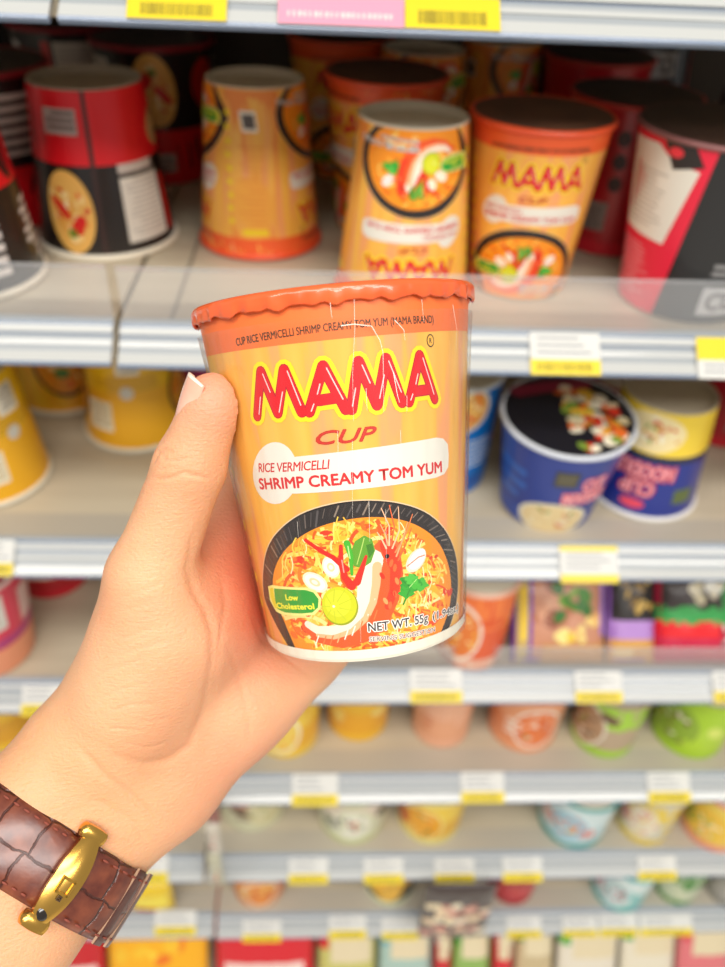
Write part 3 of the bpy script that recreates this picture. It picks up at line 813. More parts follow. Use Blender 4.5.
def band(name, t0, t1, w, off, thick, mats, nseg, pad=.0, taper=0.0, edge=None, closed=False):
    bm = bmesh.new(); uvl = bm.loops.layers.uv.new('UVMap')
    prof = []                                              # across the width: (w, height)
    nw = 12
    for i in range(nw+1):
        x = -1+2*i/nw
        prof.append((x, thick*(1-.28*abs(x)**6)+pad*(1-x*x)))
    rings = []
    sarc = 0; prev = None
    for k in range(nseg+(0 if closed else 1)):
        th = t0+(t1-t0)*k/nseg
        ww = w*(1-taper*max(0, (k/nseg-.85)/.15)**2)
        outer = [wp(th, x*ww/2, off+hh) for x, hh in prof]
        inner = [wp(th, x*ww/2, off) for x, hh in prof]
        if prev is not None: sarc += (outer[6]-prev).length
        prev = outer[6]
        rings.append(([bm.verts.new(wl(p)) for p in outer], [bm.verts.new(wl(p)) for p in inner], sarc))
    pairs = list(zip(rings, rings[1:]))+([(rings[-1], rings[0])] if closed else [])
    def fc(vs, mi, uvs=None):
        f = bm.faces.new(vs); f.material_index = mi; f.smooth = True
        if uvs:
            for l, u in zip(f.loops, uvs): l[uvl].uv = u
    for (o1, i1, s1), (o2, i2, s2) in pairs:
        if s2 < s1: s2 = s1+.0015
        for i in range(nw):
            v1, v2 = (i/nw)*w, ((i+1)/nw)*w
            fc((o1[i], o1[i+1], o2[i+1], o2[i]), 0, ((s1, v1), (s1, v2), (s2, v2), (s2, v1)))
            fc((i1[i], i2[i], i2[i+1], i1[i+1]), 1)
        fc((o1[0], o2[0], i2[0], i1[0]), 2); fc((o1[nw], i1[nw], i2[nw], o2[nw]), 2)
    if not closed:
        for (o, i_, s), fl in ((rings[0], 0), (rings[-1], 1)):
            f = bm.faces.new(o+i_[::-1] if fl else i_+o[::-1]); f.material_index = 2
    bmesh.ops.recalc_face_normals(bm, faces=bm.faces)
    return bm
def stitches(bm, t0, t1, w, off, mi):
    n = int(abs(t1-t0)*.028/.0034)
    for sg in (-1, 1):
        for k in range(n):
            a = t0+(t1-t0)*(k+.2)/n; b_ = t0+(t1-t0)*(k+.8)/n
            p, q = wl(wp(a, sg*w, off)), wl(wp(b_, sg*w, off)); ax_ = (q-p); c = (p+q)/2
            z = ax_.normalized(); y = (c+WC-WC).normalized(); x = y.cross(z)
            M = Matrix(((x.x, y.x, z.x, c.x), (x.y, y.y, z.y, c.y), (x.z, y.z, z.z, c.z), (0, 0, 0, 1)))
            r = bmesh.ops.create_uvsphere(bm, u_segments=6, v_segments=5, radius=1)
            bmesh.ops.transform(bm, matrix=M @ Matrix.Diagonal((.00042, .00034, ax_.length/2, 1)), verts=r['verts'])
            for f in {f for v in r['verts'] for f in v.link_faces}: f.material_index = mi; f.smooth = True
TB = -.38                                                  # the clasp
b_ = band('strap', TB+.04, TB+2*PI-.04, SW, .0003, .0022, None, 150, pad=.0012)
stitches(b_, TB+.2, TB+2.2, SW/2-.0021, .0031, 3)
from_bm('strap', b_, [M_STRAP, M_LEATH, M_EDGE, M_THREAD], watch)
b_ = band('strap_tail', TB-.10, TB-1.20, SW-.0004, .0027, .0018, None, 40, pad=.0010, taper=.35)
stitches(b_, TB-.2, TB-1.0, SW/2-.0023, .0058, 3)
tag(from_bm('strap_tail', b_, [M_STRAP, M_LEATH, M_EDGE, M_THREAD], watch), 'overlapping end of the strap')
for a in (-.70, -.94):
    b_ = band('keeper', TB+a, TB+a-.13, SW+.0010, .0046, .0010, None, 6)
    from_bm('strap_loop', b_, [M_LEATH, M_LEATH, mat('#a88468', .6, name='pale_edge')], watch)
# gold clasp: a lens-shaped curved bar across the strap with a push piece at each edge
def clasp():
    bm = bmesh.new(); nL, nw = 26, 8; top = []; bot = []
    for j in range(nL+1):
        x = -1+2*j/nL; hw = .0040*(1-.40*abs(x)**2.4)
        z = .0060+.0022*(1-x*x)
        rt = [bm.verts.new(wl(wp(TB+(i/nw*2-1)*hw/.027, x*(SW/2+.0012), z+.0007*(1-(i/nw*2-1)**2)))) for i in range(nw+1)]
        rb = [bm.verts.new(wl(wp(TB+(i/nw*2-1)*hw/.027, x*(SW/2+.0012), z-.0022))) for i in range(nw+1)]
        top.append(rt); bot.append(rb)
    for j in range(nL):
        for i in range(nw):
            bm.faces.new((top[j][i], top[j][i+1], top[j+1][i+1], top[j+1][i])); bm.faces.new((bot[j][i], bot[j+1][i], bot[j+1][i+1], bot[j][i+1]))
        for q in (0, nw): bm.faces.new((top[j][q], top[j+1][q], bot[j+1][q], bot[j][q]))
    for q in (0, nL): bm.faces.new(top[q]+bot[q][::-1])
    bmesh.ops.recalc_face_normals(bm, faces=bm.faces)
    c = from_bm('clasp', bm, [M_GOLD], watch, True, 35); tag(c, 'polished gold clasp bar')
    def fr(th, w_, off):
        c_ = wl(wp(th, w_, off)); n = (N0*math.cos(th)+S0*math.sin(th)); t = WD.cross(n).normalized()
        return Matrix(((t.x, WD.x, n.x, c_.x), (t.y, WD.y, n.y, c_.y), (t.z, WD.z, n.z, c_.z), (0, 0, 0, 1)))
    for sg in (-1, 1):
        bm = bmesh.new(); r = bmesh.ops.create_cube(bm, size=1)
        bmesh.ops.subdivide_edges(bm, edges=bm.edges[:], cuts=5, use_grid_fill=True)
        for v in bm.verts: v.co = v.co.lerp(v.co.normalized()*.5, .62)
        bmesh.ops.transform(bm, matrix=Matrix.Diagonal((.0100, .0052, .0058, 1)), verts=bm.verts)
        bmesh.ops.transform(bm, matrix=fr(TB, sg*(SW/2+.0022), .0040), verts=bm.verts)
        from_bm('push_piece', bm, [M_GOLD], watch, True, 50)
    bm = bmesh.new()                                       # square emblem frame with a tiny dark mark
    for cx, cy, sx, sy in ((0, .0031, .0046, .0008), (0, -.0011, .0046, .0008), (-.0020, .001, .0008, .0046), (.0020, .001, .0008, .0046)): bx(bm, (cx, cy, 0), (sx, sy, .0007))
    bmesh.ops.transform(bm, matrix=fr(TB, .0006, .0091), verts=bm.verts)
    e = from_bm('emblem', bm, [M_GOLD2], c); tag(e, 'small square emblem')
    bm = bmesh.new()
    for cx, cy, sx, sy in ((0, 0, .0016, .0003), (0, .0006, .0016, .0003), (0, -.0006, .0016, .0003), (-.0006, 0, .0003, .0015), (.0006, 0, .0003, .0015)): bx(bm, (cx, cy, 0), (sx, sy, .0004))
    bmesh.ops.transform(bm, matrix=fr(TB-.01, .0050, .0091), verts=bm.verts)
    b2 = bmesh.new(); r = bmesh.ops.create_uvsphere(b2, u_segments=16, v_segments=8, radius=1); bmesh.ops.transform(b2, matrix=fr(TB, .0098, .0066) @ Matrix.Diagonal((.0024, .0030, .0010, 1)), verts=b2.verts)
    from_bm('dark_reflection', b2, [mat('#1c130d', .15, 0, .8)], c, True)  # dark oval painted on as a reflection in the gold
    from_bm('engraving', bm, [mat('#4a3420', .4)], c)
clasp()
# watch case on the far side of the wrist
bm = bmesh.new()
lathe(bm, [(0, 0), (.0185, 0), (.0200, .002), (.0200, .006), (.0185, .0085), (.0165, .0090)], 48, 0); lathe(bm, [(.0165, .0090), (.0165, .0082), (0, .0082)], 48, 1)
n = -N0; t = WD.cross(n).normalized(); c_ = wl(wp(PI, 0, .0034))
bmesh.ops.transform(bm, matrix=Matrix(((t.x, WD.x, n.x, c_.x), (t.y, WD.y, n.y, c_.y), (t.z, WD.z, n.z, c_.z), (0, 0, 0, 1))), verts=bm.verts)
from_bm('watch_case', bm, [M_GOLD, mat('#f2efe6', .3)], watch, True, 30)

# ------------------------------------------------------------------ the shelving
D = .44
ZC = CAMP.z
JX = -.1195*1.1
KS = 1.1
BOT = {'A': -.0632, 'B': -.2355, 'C': -.4040, 'D': -.5481, 'E': -.7017, 'F': -.8527, 'G': -.9919, 'H': -1.225}
RH, RD = .0200, .0227                                      # the price rails lean back: rise and run
TR = {k: ZC+v*KS+RH for k, v in BOT.items()}             # top of each shelf board
TRL = dict(TR); TRL['D'] -= .0135; TRL['B'] += .001; TRL['G'] += .004; TRL['E'] -= .002
TRL['C'] += .0
M_TRAY = noise_mat('shelf_enamel', '#c6baa2', '#bcaf97', (6, 60, 6), 2, .42, bump=.02)
M_RAILW = mat('#c2c3bf', .28, 0, .5, name='rail_white')
M_RAILG = mat('#a3a8ab', .3, 0, .4, name='rail_grey')
M_RAILB = mat('#73839b', .35, 0, .3, name='rail_blue_grey')
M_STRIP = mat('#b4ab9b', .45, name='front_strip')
M_BACK = noise_mat('back_panel', '#5c5348', '#50483e', (4, 4, 4), 2, .6)  # painted dark to give the shade deep inside the shelves
def guard_mat():
    m = bpy.data.materials.new('clear_plastic'); m.use_nodes = True; nt = m.node_tree; N, L = nt.nodes, nt.links
    for n in list(N): N.remove(n)
    o = N.new('ShaderNodeOutputMaterial'); tr = N.new('ShaderNodeBsdfTransparent'); gl = N.new('ShaderNodeBsdfGlossy'); gl.inputs['Roughness'].default_value = .12
    df = N.new('ShaderNodeBsdfDiffuse'); df.inputs[0].default_value = (.95, .96, .97, 1)
    m1 = N.new('ShaderNodeMixShader'); m1.inputs[0].default_value = .13; m2 = N.new('ShaderNodeMixShader')
    lw = N.new('ShaderNodeLayerWeight'); lw.inputs['Blend'].default_value = .15
    L.new(lw.outputs['Fresnel'], m2.inputs[0]); L.new(tr.outputs[0], m1.inputs[1]); L.new(df.outputs[0], m1.inputs[2]); L.new(m1.outputs[0], m2.inputs[1]); L.new(gl.outputs[0], m2.inputs[2]); L.new(m2.outputs[0], o.inputs[0])
    return m
M_GUARD = guard_mat()
DEPTH = .46
def shelf(x0, x1, zt, label, guard=True, gh=.034, div=(), strip=True):
    t = empty('shelf', ((x0+x1)/2, D, zt)); tag(t, label, 'shelf', 'shelves of the noodle display')
    a, b = x0-(x0+x1)/2, x1-(x0+x1)/2
    bm = bmesh.new()
    prism(bm, [(RD, 0), (RD, -.010), (.012, -.0205), (.034, -.0205), (.038, -.014), (DEPTH, -.014), (DEPTH, 0)], a, b, 0)
    for dx in div: bx(bm, (dx-(x0+x1)/2, .012+DEPTH/2, .0006), (.0020, DEPTH-.03, .0012), 1)
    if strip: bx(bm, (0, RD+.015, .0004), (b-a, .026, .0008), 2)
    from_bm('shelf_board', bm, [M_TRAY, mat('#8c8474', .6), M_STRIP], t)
    # price rail: a leaning channel with ridges
    bm = bmesh.new()
    un = Vector((RD, RH)).normalized(); nn = Vector((-un.y, un.x)); Lr = math.hypot(RD, RH)
    def seg(s0, s1, h0, h1, mi):
        q = [un*(s0*Lr)+nn*h0, un*(s1*Lr)+nn*h1, un*(s1*Lr)-nn*.0025, un*(s0*Lr)-nn*.0025]
        prism(bm, [(p.x, p.y-RH) for p in q], a+.0006, b-.0006, mi)
    seg(0, .06, .0006, .0012, 2); seg(.06, .30, .0010, .0004, 0); seg(.30, .44, -.0002, -.0002, 1); seg(.44, .54, .0006, .0008, 0)
    seg(.54, .66, -.0002, -.0002, 1); seg(.66, .70, -.0006, -.0006, 2); seg(.70, .86, .0012, .0014, 0); seg(.86, .93, .0, .0002, 2); seg(.93, 1.0, .0006, .0004, 1)
    prism(bm, [(RD-.001, .0006), (RD+.003, .0006), (RD+.003, -.002), (RD-.001, -.002)], a+.0006, b-.0006, 1)
    from_bm('price_rail', bm, [M_RAILW, M_RAILG, M_RAILB], t)
    if guard:
        bm = bmesh.new()
        bx(bm, (0, RD+.004, gh/2), (b-a-.003, .0012, gh), 0); bx(bm, (0, RD+.004, gh-.0006), (b-a-.003, .0020, .0012), 0)
        from_bm('front_guard', bm, [M_GUARD], t)
    return t
XL, XR = -1.02, .95
desc = {'A': ('top shelf at the upper edge of the photo with yellow and pink price strips', 'short left piece of the top shelf beside the upright joint'),
 'B': ('shelf carrying the orange noodle cups and the leaning pink and black cup', 'shelf carrying the red and black cups on the left'),
 'C': ('shelf carrying the dark blue noodle cups', 'shelf carrying the yellow cups behind the thumb'),
 'D': ('shelf carrying the purple and red noodle packs', 'shelf carrying the pink cup left of the wrist'),
 'E': ('shelf carrying the lime green, brown and peach bowls', 'shelf just above the watch at the left edge'),
 'F': ('shelf carrying the teal, yellow and white bowls below the lime green bowls', 'shelf behind the watch strap on the left'),
 'G': ('second lowest shelf in view with the half hidden shallow bowls', 'lower left shelf with the red and yellow packs beside the watch'),
 'H': ('lowest shelf in view carrying the row of coloured noodle packets', 'lowest left shelf carrying the red and orange packets')}
for k in 'ABCDEFGH':
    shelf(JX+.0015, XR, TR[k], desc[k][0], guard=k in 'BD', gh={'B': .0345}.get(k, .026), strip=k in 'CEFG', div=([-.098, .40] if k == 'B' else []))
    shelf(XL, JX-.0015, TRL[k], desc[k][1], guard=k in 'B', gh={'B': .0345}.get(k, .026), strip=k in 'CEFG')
# structure
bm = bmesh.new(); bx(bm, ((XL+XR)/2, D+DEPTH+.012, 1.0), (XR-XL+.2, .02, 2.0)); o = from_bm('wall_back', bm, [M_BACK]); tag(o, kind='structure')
bm = bmesh.new(); bx(bm, (0, -.6, -.02), (5, 5, .04)); o = from_bm('floor', bm, [noise_mat('floor_tile', '#d9d5cc', '#cfcac0', (3, 3, 3), 2, .25)]); tag(o, kind='structure')
for x in (JX,):
    bm = bmesh.new(); bx(bm, (0, 0, 0), (.0026, .05, 2.0)); 
    o = from_bm('shelf_upright', bm, [mat('#b9b3a4', .4)]); o.location = (x, D+DEPTH-.03, 1.0); tag(o, 'slim metal upright at the joint behind the shelves', 'upright')

# ------------------------------------------------------------------ goods on the shelves
class Lab(Art):
    """printed label of a cup, places given in degrees round the cup and metres of height"""
    def __init__(self, Rt, Rb, Hh): super().__init__(.00005); self.g = (Rt, Rb, Hh)
    def P(self, a, v): Rt, Rb, Hh = self.g; return (math.radians(a)*(Rb+(Rt-Rb)*v/Hh), v)
    def R(self, a0, v0, a1, v1, m, l): self.poly([self.P(a0, v0), self.P(a1, v0), self.P(a1, v1), self.P(a0, v1)], m, l)
    def band(self, v0, v1, m, l):
        for k in range(12): self.R(-180+30*k, v0, -150+30*k, v1, m, l)
    def E(self, a, v, rx, ry, m, l, rot=0): self.ell(self.P(a, v), rx, ry, m, l, rot, 24)
    def T(self, s, a0, a1, v, h, m, l, **k): self.text(s, self.P(a0, v), self.P(a1, v), h, m, l, **k)
    def lines(self, a0, a1, v0, v1, n, m, l, fill=.5, seed=1):
        r = random.Random(seed); dv = (v1-v0)/n
        for k in range(n):
            e = a0+(a1-a0)*r.uniform(.7, 1); self.R(a0, v0+k*dv, e, v0+k*dv+dv*fill, m, l)
    def food(self, a, v, rx, ry, rim, base, cols, l, seed=1, n=26, items=()):
        r = random.Random(seed); c = self.P(a, v)
        if rim: self.ell(c, rx*1.13, ry*1.13, rim, l, 0, 32)
        self.ell(c, rx, ry, base, l+1, 0, 32)
        for k in range(n):
            t, q = r.uniform(0, 2*PI), math.sqrt(r.random())*.78
            x, y = c[0]+rx*q*math.cos(t), c[1]+ry*q*math.sin(t)
            w = r.uniform(.08, .2)*min(rx, ry)
            a0 = r.uniform(0, 6); s = min(rx, ry)*.22
            self.stroke([(x+s*math.cos(a0+j*.6)*(1-q*.6), y+s*math.sin(a0+j*.6)*(1-q*.6)) for j in range(4)], w, r.choice(cols), l+2+k*.03, caps=False)
        for dx, dy, sx, sy, col in items: self.ell((c[0]+dx*rx, c[1]+dy*ry), sx*rx, sy*ry, col, l+4, dx*2, 12)
WARM = ['#fbc63a', '#ffdc6e', '#f7941d', '#ffe8a0', '#f2701f', '#e8491d']
def base_cup(name, Rt, Rb, Hh, side, lab, rim='#f0ece0', lid='#6b5a4e', card='#d9d0bd', rimr=.0017):
    t = empty(name)
    sm = side if not isinstance(side, str) else mat(side, .36, 0, .35)
    cup_body('cup_body', Rt, Rb, Hh, sm, mat(card, .6), t, seg=64)
    if lab: lab.build('printed_label', cone_map(Rt, Rb, Hh), t, step=.005)
    cup_rim(Rt, Hh, mat(rim, .4) if isinstance(rim, str) else rim, t, rimr, 64)
    lm = mat(lid, .4, 0, .3) if isinstance(lid, str) else lid
    cup_lid(Rt, Hh, lm, t)
    return t
# --- orange MAMA cups of the shelf
A = Art(.00004); front_art(A, False); front_art(A, False, PI); info_art(A, PI/2); info_art(A, -PI/2)
t = empty('noodle_cup'); cup_body('cup_body', RT, RB, H, M_BODY, mat('#cfc5b0', .6), t)  # base card darker than the held cup's: recess shade put into its colour
A.build('printed_label', cone_map(RT, RB, H), t, step=.004, clip=.0015)
A = Lab(RT, RB, H); A.band(H-.013, H, '#f3602a', 0); A.build('shoulder_band', cone_map(RT, RB, H), t, step=.004)
cup_rim(RT, H, mat('#f1562a', .35, 0, .5), t, .0020, 72); cup_lid(RT, H, noise_mat('foil_reverse', '#5a4034', '#6d4c3a', (30, 30, 30), 2, .4), t)
P_MAMA = t
# --- black cup with a red foot
R1 = (.0495, .0380, .1085)
A = Lab(*R1)
A.band(.0014, .0470, '#e3121f', 1)
A.R(14, .012, 48, .028, '#b9a9a2', 3); A.lines(16, 46, .0135, .0265, 3, '#7c6f6c', 4, .6)
A.R(3, .0014, 7, .107, '#3a2320', 3)
A.food(31, .078, .0175, .028, None, '#e9b25a', ['#f6d590', '#e79a3c', '#fbe6b4', '#d42a1c', '#e8491d'], 3, 4, 34, ((-.3, .3, .25, .3, '#d8201a'), (.35, -.1, .2, .35, '#d8201a'), (0, .5, .2, .12, '#5b8b2a')))
A.R(-58, .0560, -16, .1000, '#ddd6ca', 3); A.lines(-55, -19, .058, .098, 12, '#b3aca4', 4, .35); A.R(-54, .0470, -16, .0530, '#cfc3ba', 3)
A.R(-70, .06, -62, .1, '#c82018', 3); A.E(90, .08, .016, .02, '#c41d1a', 2)
A.lines(110, 170, .058, .1, 7, '#e2dcd6', 3, .55, 3); A.E(100, .03, .006, .006, '#f4efe8', 3)
A.lines(-170, -100, .055, .100, 6, '#d8d0ca', 3, .6, 5); A.food(-75, .03, .012, .012, None, '#c9a26a', ['#f0d7a4', '#a43c20'], 3, 2, 10)
P_RB = base_cup('noodle_cup', *R1, '#1d1614', A, '#ece3cf', '#3a2c26', '#a99c88', .0022)
# --- pink and black cup
R2 = (.0550, .0425, .1130)
A = Lab(*R2)
A.poly([A.P(-120, .0014), A.P(-22, .0014), A.P(-4, .112), A.P(-120, .112)], '#e8213f', 1)
A.poly([A.P(-72, .052), A.P(-26, .050), A.P(-12, .098), A.P(-32, .101), A.P(-44, .108), A.P(-78, .106)], '#e6e0d2', 3)
A.lines(-68, -30, .058, .094, 11, '#b5aea2', 4, .3)
A.lines(-74, -34, .010, .046, 13, '#f59aa0', 3, .35, 8)
A.R(14, .008, 62, .028, '#c9c6c6', 3); A.T('CUP', 20, 56, .012, .012, '#5b5557', 4, bold=.05)
A.lines(16, 60, .036, .046, 2, '#8b8988', 3, .6); A.E(46, .082, .011, .013, '#d9c528', 3); A.R(20, .055, 36, .09, '#4c4a49', 2)
A.poly([A.P(-40, .112), A.P(-18, .112), A.P(-10, .101), A.P(-30, .096)], '#2a2220', 5); A.E(-30, .106, .005, .003, '#e8323f', 6)
P_PB = base_cup('noodle_cup', *R2, '#1b1a1c', A, '#8a5a58', '#3a2620', '#b8ab98', .0016)
# --- crimson cup
R3 = (.0460, .0350, .1080)
A = Lab(*R3)
for k in range(3): A.E(8, .088-k*.016, .005, .0055, '#3a0d10', 3)
A.R(-22, .020, 6, .042, '#8e8078', 3); A.lines(-20, 4, .021, .040, 7, '#5b504b', 4, .4); A.band(.0014, .012, '#d0142b', 1)
A.R(70, .02, 130, .09, '#e8dccb', 2); A.lines(74, 126, .024, .086, 9, '#aa3333', 3, .4)
A.R(-120, .03, -70, .07, '#f1e6d4', 2)
P_CR = base_cup('noodle_cup', *R3, '#b80f20', A, '#c23a33', '#33201c', '#a99c88')
# --- yellow cups
R4 = (.0470, .0370, .1050)
A = Lab(*R4)
A.band(.050, .104, '#f3b21c', 1); A.band(.0014, .03, '#f8c519', 1)
A.R(-30, .010, -2, .034, '#efe6d2', 3); A.lines(-28, -4, .012, .032, 6, '#6a6258', 4, .4)
A.R(8, .060, 40, .088, '#f2e8cf', 3); A.lines(10, 38, .062, .086, 7, '#b49a5c', 4, .4)
A.E(-12, .05, .006, .006, '#dcd6c9', 4); A.lines(-50, 30, .036, .05, 4, '#c9861a', 3, .35)
A.food(75, .06, .022, .026, '#2a2019', '#e99b26', WARM, 3, 6, 30, ((0, .2, .3, .2, '#4d8b2a'),))
A.food(-95, .06, .022, .026, '#2a2019', '#e99b26', WARM, 3, 9, 30)
A.T('CUP', 140, 176, .07, .014, '#c4281c', 4, bold=.05); A.T('CUP', -170, -134, .07, .014, '#c4281c', 4, bold=.05)
P_YE = base_cup('noodle_cup', *R4, '#f6c21a', A, '#ece2cc', '#8a4d22', '#b8a98c', .0020)
# --- light blue cup
R5 = (.0430, .0395, .1060)
A = Lab(*R5)
A.food(20, .088, .021, .019, '#e9e6da', '#e7a653', WARM, 3, 3, 26); A.lines(30, 70, .03, .06, 6, '#dfe9f2', 3, .4); A.E(75, .05, .004, .004, '#d04a9a', 3)
A.R(20, .006, 60, .02, '#0f56a8', 2)
P_LB = base_cup('noodle_cup', *R5, '#0f76c9', A, '#e4e8ea', '#c9c4b4')
# --- short dark blue cup with a picture lid
R6 = (.0520, .0395, .0930)
A = Lab(*R6)
A.band(.0014, .020, '#2346a0', 1)
A.food(14, .016, .026, .018, '#e4ddc8', '#e8cf9a', ['#f4e3b6', '#d87a4a', '#8da04a', '#f7efd4'], 3, 5, 26)
A.R(4, .058, 26, .076, '#2a2a28', 3); A.R(6, .060, 24, .074, '#5c5640', 4)
for b, c, l in ((.12, '#e23a55', 5), (.03, '#f3b7bd', 6)):
    A.T('CUP', 34, 58, .054, .013, c, l, bold=b); A.T('NOODLES', 18, 66, .038, .013, c, l, bold=b)
A.lines(-60, -20, .028, .07, 3, '#2c62b8', 2, .5)
P_BL = base_cup('noodle_cup', *R6, '#16338c', A, '#d9dde4', '#15151f', '#bfb6a4', .0020)
A = Art(.00004); r = random.Random(4)
for k in range(80):
    a, q = r.uniform(-1.2, 1.9), r.uniform(.006, .048)
    x, y = q*math.cos(a)*1.0, q*math.sin(a)*.85-.003
    if math.hypot(x, y) > .047: continue
    A.ell((x, y), r.uniform(.003, .008), r.uniform(.003, .006), r.choice(['#e8702a', '#f2c23a', '#f5ead0', '#d93a24', '#f7a93a', '#e9d9b0', '#7d9a3a']), 2+k*.1, r.uniform(0, 3), 12)
A.stroke([(-.044, .012), (-.02, .03), (.004, .042)], .014, '#8c1f3f', 1)
A.build('lid_picture', lambda u, v, o: (u, v, R6[2]+.0022+o), P_BL, step=None, sm=False)
# --- dark blue CUP NOODLES cup standing on its head
R7 = (.0480, .0390, .1050)
A = Lab(*R7)
A.band(.0014, .042, '#f0cf3e', 1)
A.food(4, .022, .028, .018, None, '#f3dfa6', ['#f7efd4', '#e0a23a', '#d85a3a', '#9aa64a', '#fff6df'], 2, 7, 34)
A.band(.0425, .048, '#2a2a33', 2)
for b, c, l in ((.16, '#b8233f', 5), (.03, '#f4a9ae', 6)):
    A.T('CUP', -16, 20, .069, .0135, c, l, bold=b); A.T('NOODLES', -34, 38, .052, .0135, c, l, bold=b)
A.E(2, .092, .011, .005, '#e0475f', 3); A.R(44, .07, 70, .09, '#3c4f8a', 3); A.R(-64, .075, -40, .09, '#5c6a3a', 3)
P_CN = base_cup('noodle_cup', *R7, '#1f2f86', A, '#e3e0dc', '#404040', '#b9ad97', .0022)
# --- pink-red cup
R8 = (.0500, .0390, .1080)
A = Lab(*R8)
A.R(-30, .058, 10, .1, '#e3ddd2', 3); A.lines(-28, 8, .060, .098, 10, '#b9b2a8', 4, .35)
A.band(.0014, .034, '#f09a72', 1); A.band(.036, .046, '#b43a7a', 1)
A.R(30, .05, 80, .09, '#f1c9c0', 3); A.food(110, .06, .02, .022, None, '#f0b43a', WARM, 3, 2, 16)
P_PK = base_cup('noodle_cup', *R8, '#df3352', A, '#eed8cf', '#b8283a', '#cdbca8')

CHK = []
def clear_of(shelf, c, d, rr, Hh, sc=1.0):
    """slide an item back along its row until it clears everything already standing on the board"""
    for _ in range(80):
        bad = False
        for l_, s_, q, r2, h2, s2 in CHK:
            if s_ != shelf: continue
            dist = math.hypot(c.x-q.x, c.y-q.y)
            w_ = max((rr[0]+(rr[1]-rr[0])*z/Hh)*sc+(r2[0]+(r2[1]-r2[0])*z/h2)*s2+.0032 for z in (0, min(Hh, h2)))
            if w_ > dist: bad = True
        if not bad: return c
        c = c+Vector((0, .002, 0))
    return c
def put(proto, px, py, shelf, label, group, face=0, flip=False, first=[], tilt=(0, 0), bay='R', g=None, cat='noodle cup', sc=1.0):
    """stand a cup on a shelf so that its foot touches the board at the given spot"""
    Rt, Rb, Hh = g
    z = (TR if bay == 'R' else TRL)[shelf]+.0006
    p = at_z(px, py, z); r = (Rt+.002 if flip else Rb)*sc
    d = Vector((p.x, p.y, 0)).normalized()
    c = clear_of(shelf, Vector((p.x, p.y, z))+d*r, d, (Rb, Rt) if not flip else (Rt, Rb), Hh*sc, sc)
    if proto.name in first: o = copy_tree(proto)
    else: first.append(proto.name); o = proto
    phi = -math.atan2(c.x, c.y)+math.radians(face)
    M = Matrix.Rotation(math.radians(tilt[0]), 4, 'X') @ Matrix.Rotation(math.radians(tilt[1]), 4, 'Y') @ Matrix.Rotation(phi, 4, 'Z')
    lift = 0
    if flip: M = M @ Matrix.Translation((0, 0, Hh*sc)) @ Matrix.Rotation(PI, 4, 'Y'); lift = .0024
    o.matrix_world = Matrix.Translation(c+Vector((0, 0, lift+r*math.sin(math.radians(abs(tilt[0])+abs(tilt[1])))))) @ M @ Matrix.Scale(sc, 4)
    tag(o, label, cat, group)
    CHK.append((label, shelf, c, (Rb, Rt) if not flip else (Rt, Rb), Hh*sc, sc))
    return o
G0 = (RT, RB, H)
M_RRIM = mat('#8c1420', .4, name='dark_red_rim')
def red_rim(o):
    for ch in o.children:
        if ch.name.startswith('rim'):
            ch.data = ch.data.copy(); ch.data.materials[0] = M_RRIM
gm, gr, gy = 'orange noodle cups on the cup shelf', 'red and black noodle cups on the cup shelf', 'yellow noodle cups behind the thumb'
put(P_MAMA, 512, 300, 'B', 'upright orange cup behind the held cup, its red lettering readable, dark lid up', gm, 4, g=G0)
put(P_MAMA, 399, 318, 'B', 'upside-down orange cup directly above the rim of the held cup', gm, 8, True, g=G0)
put(P_MAMA, 262, 262, 'B', 'upside-down orange cup standing alone beside the black gap, barcode panel facing out', gm, 84, True, g=G0)
put(P_MAMA, 378, 240, 'B', 'upright orange cup with yellow dots wedged behind the upside-down cup', gm, -66, g=G0)
put(P_MAMA, 412, 205, 'B', 'upside-down orange cup at the back behind the yellow-dotted cup', gm, 20, True, g=G0)
put(P_MAMA, 500, 226, 'B', 'upside-down orange cup behind the upright cup with the readable name', gm, 50, True, g=G0)
put(P_MAMA, 338, 180, 'B', 'upright orange cup in the dark at the back, left of the yellow-dotted cup', gm, 10, g=G0)
put(P_RB, 114, 262, 'B', 'upside-down red and black cup with noodle picture and white panel, foot up', gr, 0, True, g=R1)
put(P_RB, -22, 306, 'B', 'black and red cup cut off by the left edge of the photo', gr, -138, True, bay='L', g=R1)
red_rim(put(P_RB, 12, 232, 'B', 'upright black cup squeezed behind the cup at the left edge', gr, 160, g=R1, bay='L'))
red_rim(put(P_RB, 168, 186, 'B', 'upright black cup in the shade behind the red and black cup', gr, -34, g=R1))
red_rim(put(P_RB, 82, 172, 'B', 'black cup at the back left, only its dark lid showing over the red foot', gr, 40, g=R1, bay='L'))
red_rim(put(P_RB, -10, 170, 'B', 'black cup in the back left corner of the cup shelf', gr, 10, g=R1, bay='L'))
put(P_PB, 672, 322, 'B', 'pink and black cup at the right with a white panel, leaning out', 'pink and black noodle cups', 2, g=R2)
put(P_CR, 603, 262, 'B', 'crimson cup with a row of black dots between the orange and the pink cup', 'crimson noodle cups', -10, g=R3)
put(P_CR, 572, 196, 'B', 'crimson cup in the dark row behind the upright orange cup', 'crimson noodle cups', 60, g=R3)
put(P_PB, 640, 214, 'B', 'upside-down pink and black cup at the back showing its pale foot', 'pink and black noodle cups', 60, True, g=R2)
put(P_PB, 738, 222, 'B', 'upside-down pink and black cup in the back right corner', 'pink and black noodle cups', 120, True, g=R2)
put(P_YE, 2, 508, 'C', 'yellow cup at the left edge with a white barcode panel', gy, 24, True, bay='L', g=R4)
put(P_YE, 145, 453, 'C', 'yellow cup nearest the thumb, white rim down on the shelf', gy, -22, True, bay='L', g=R4)
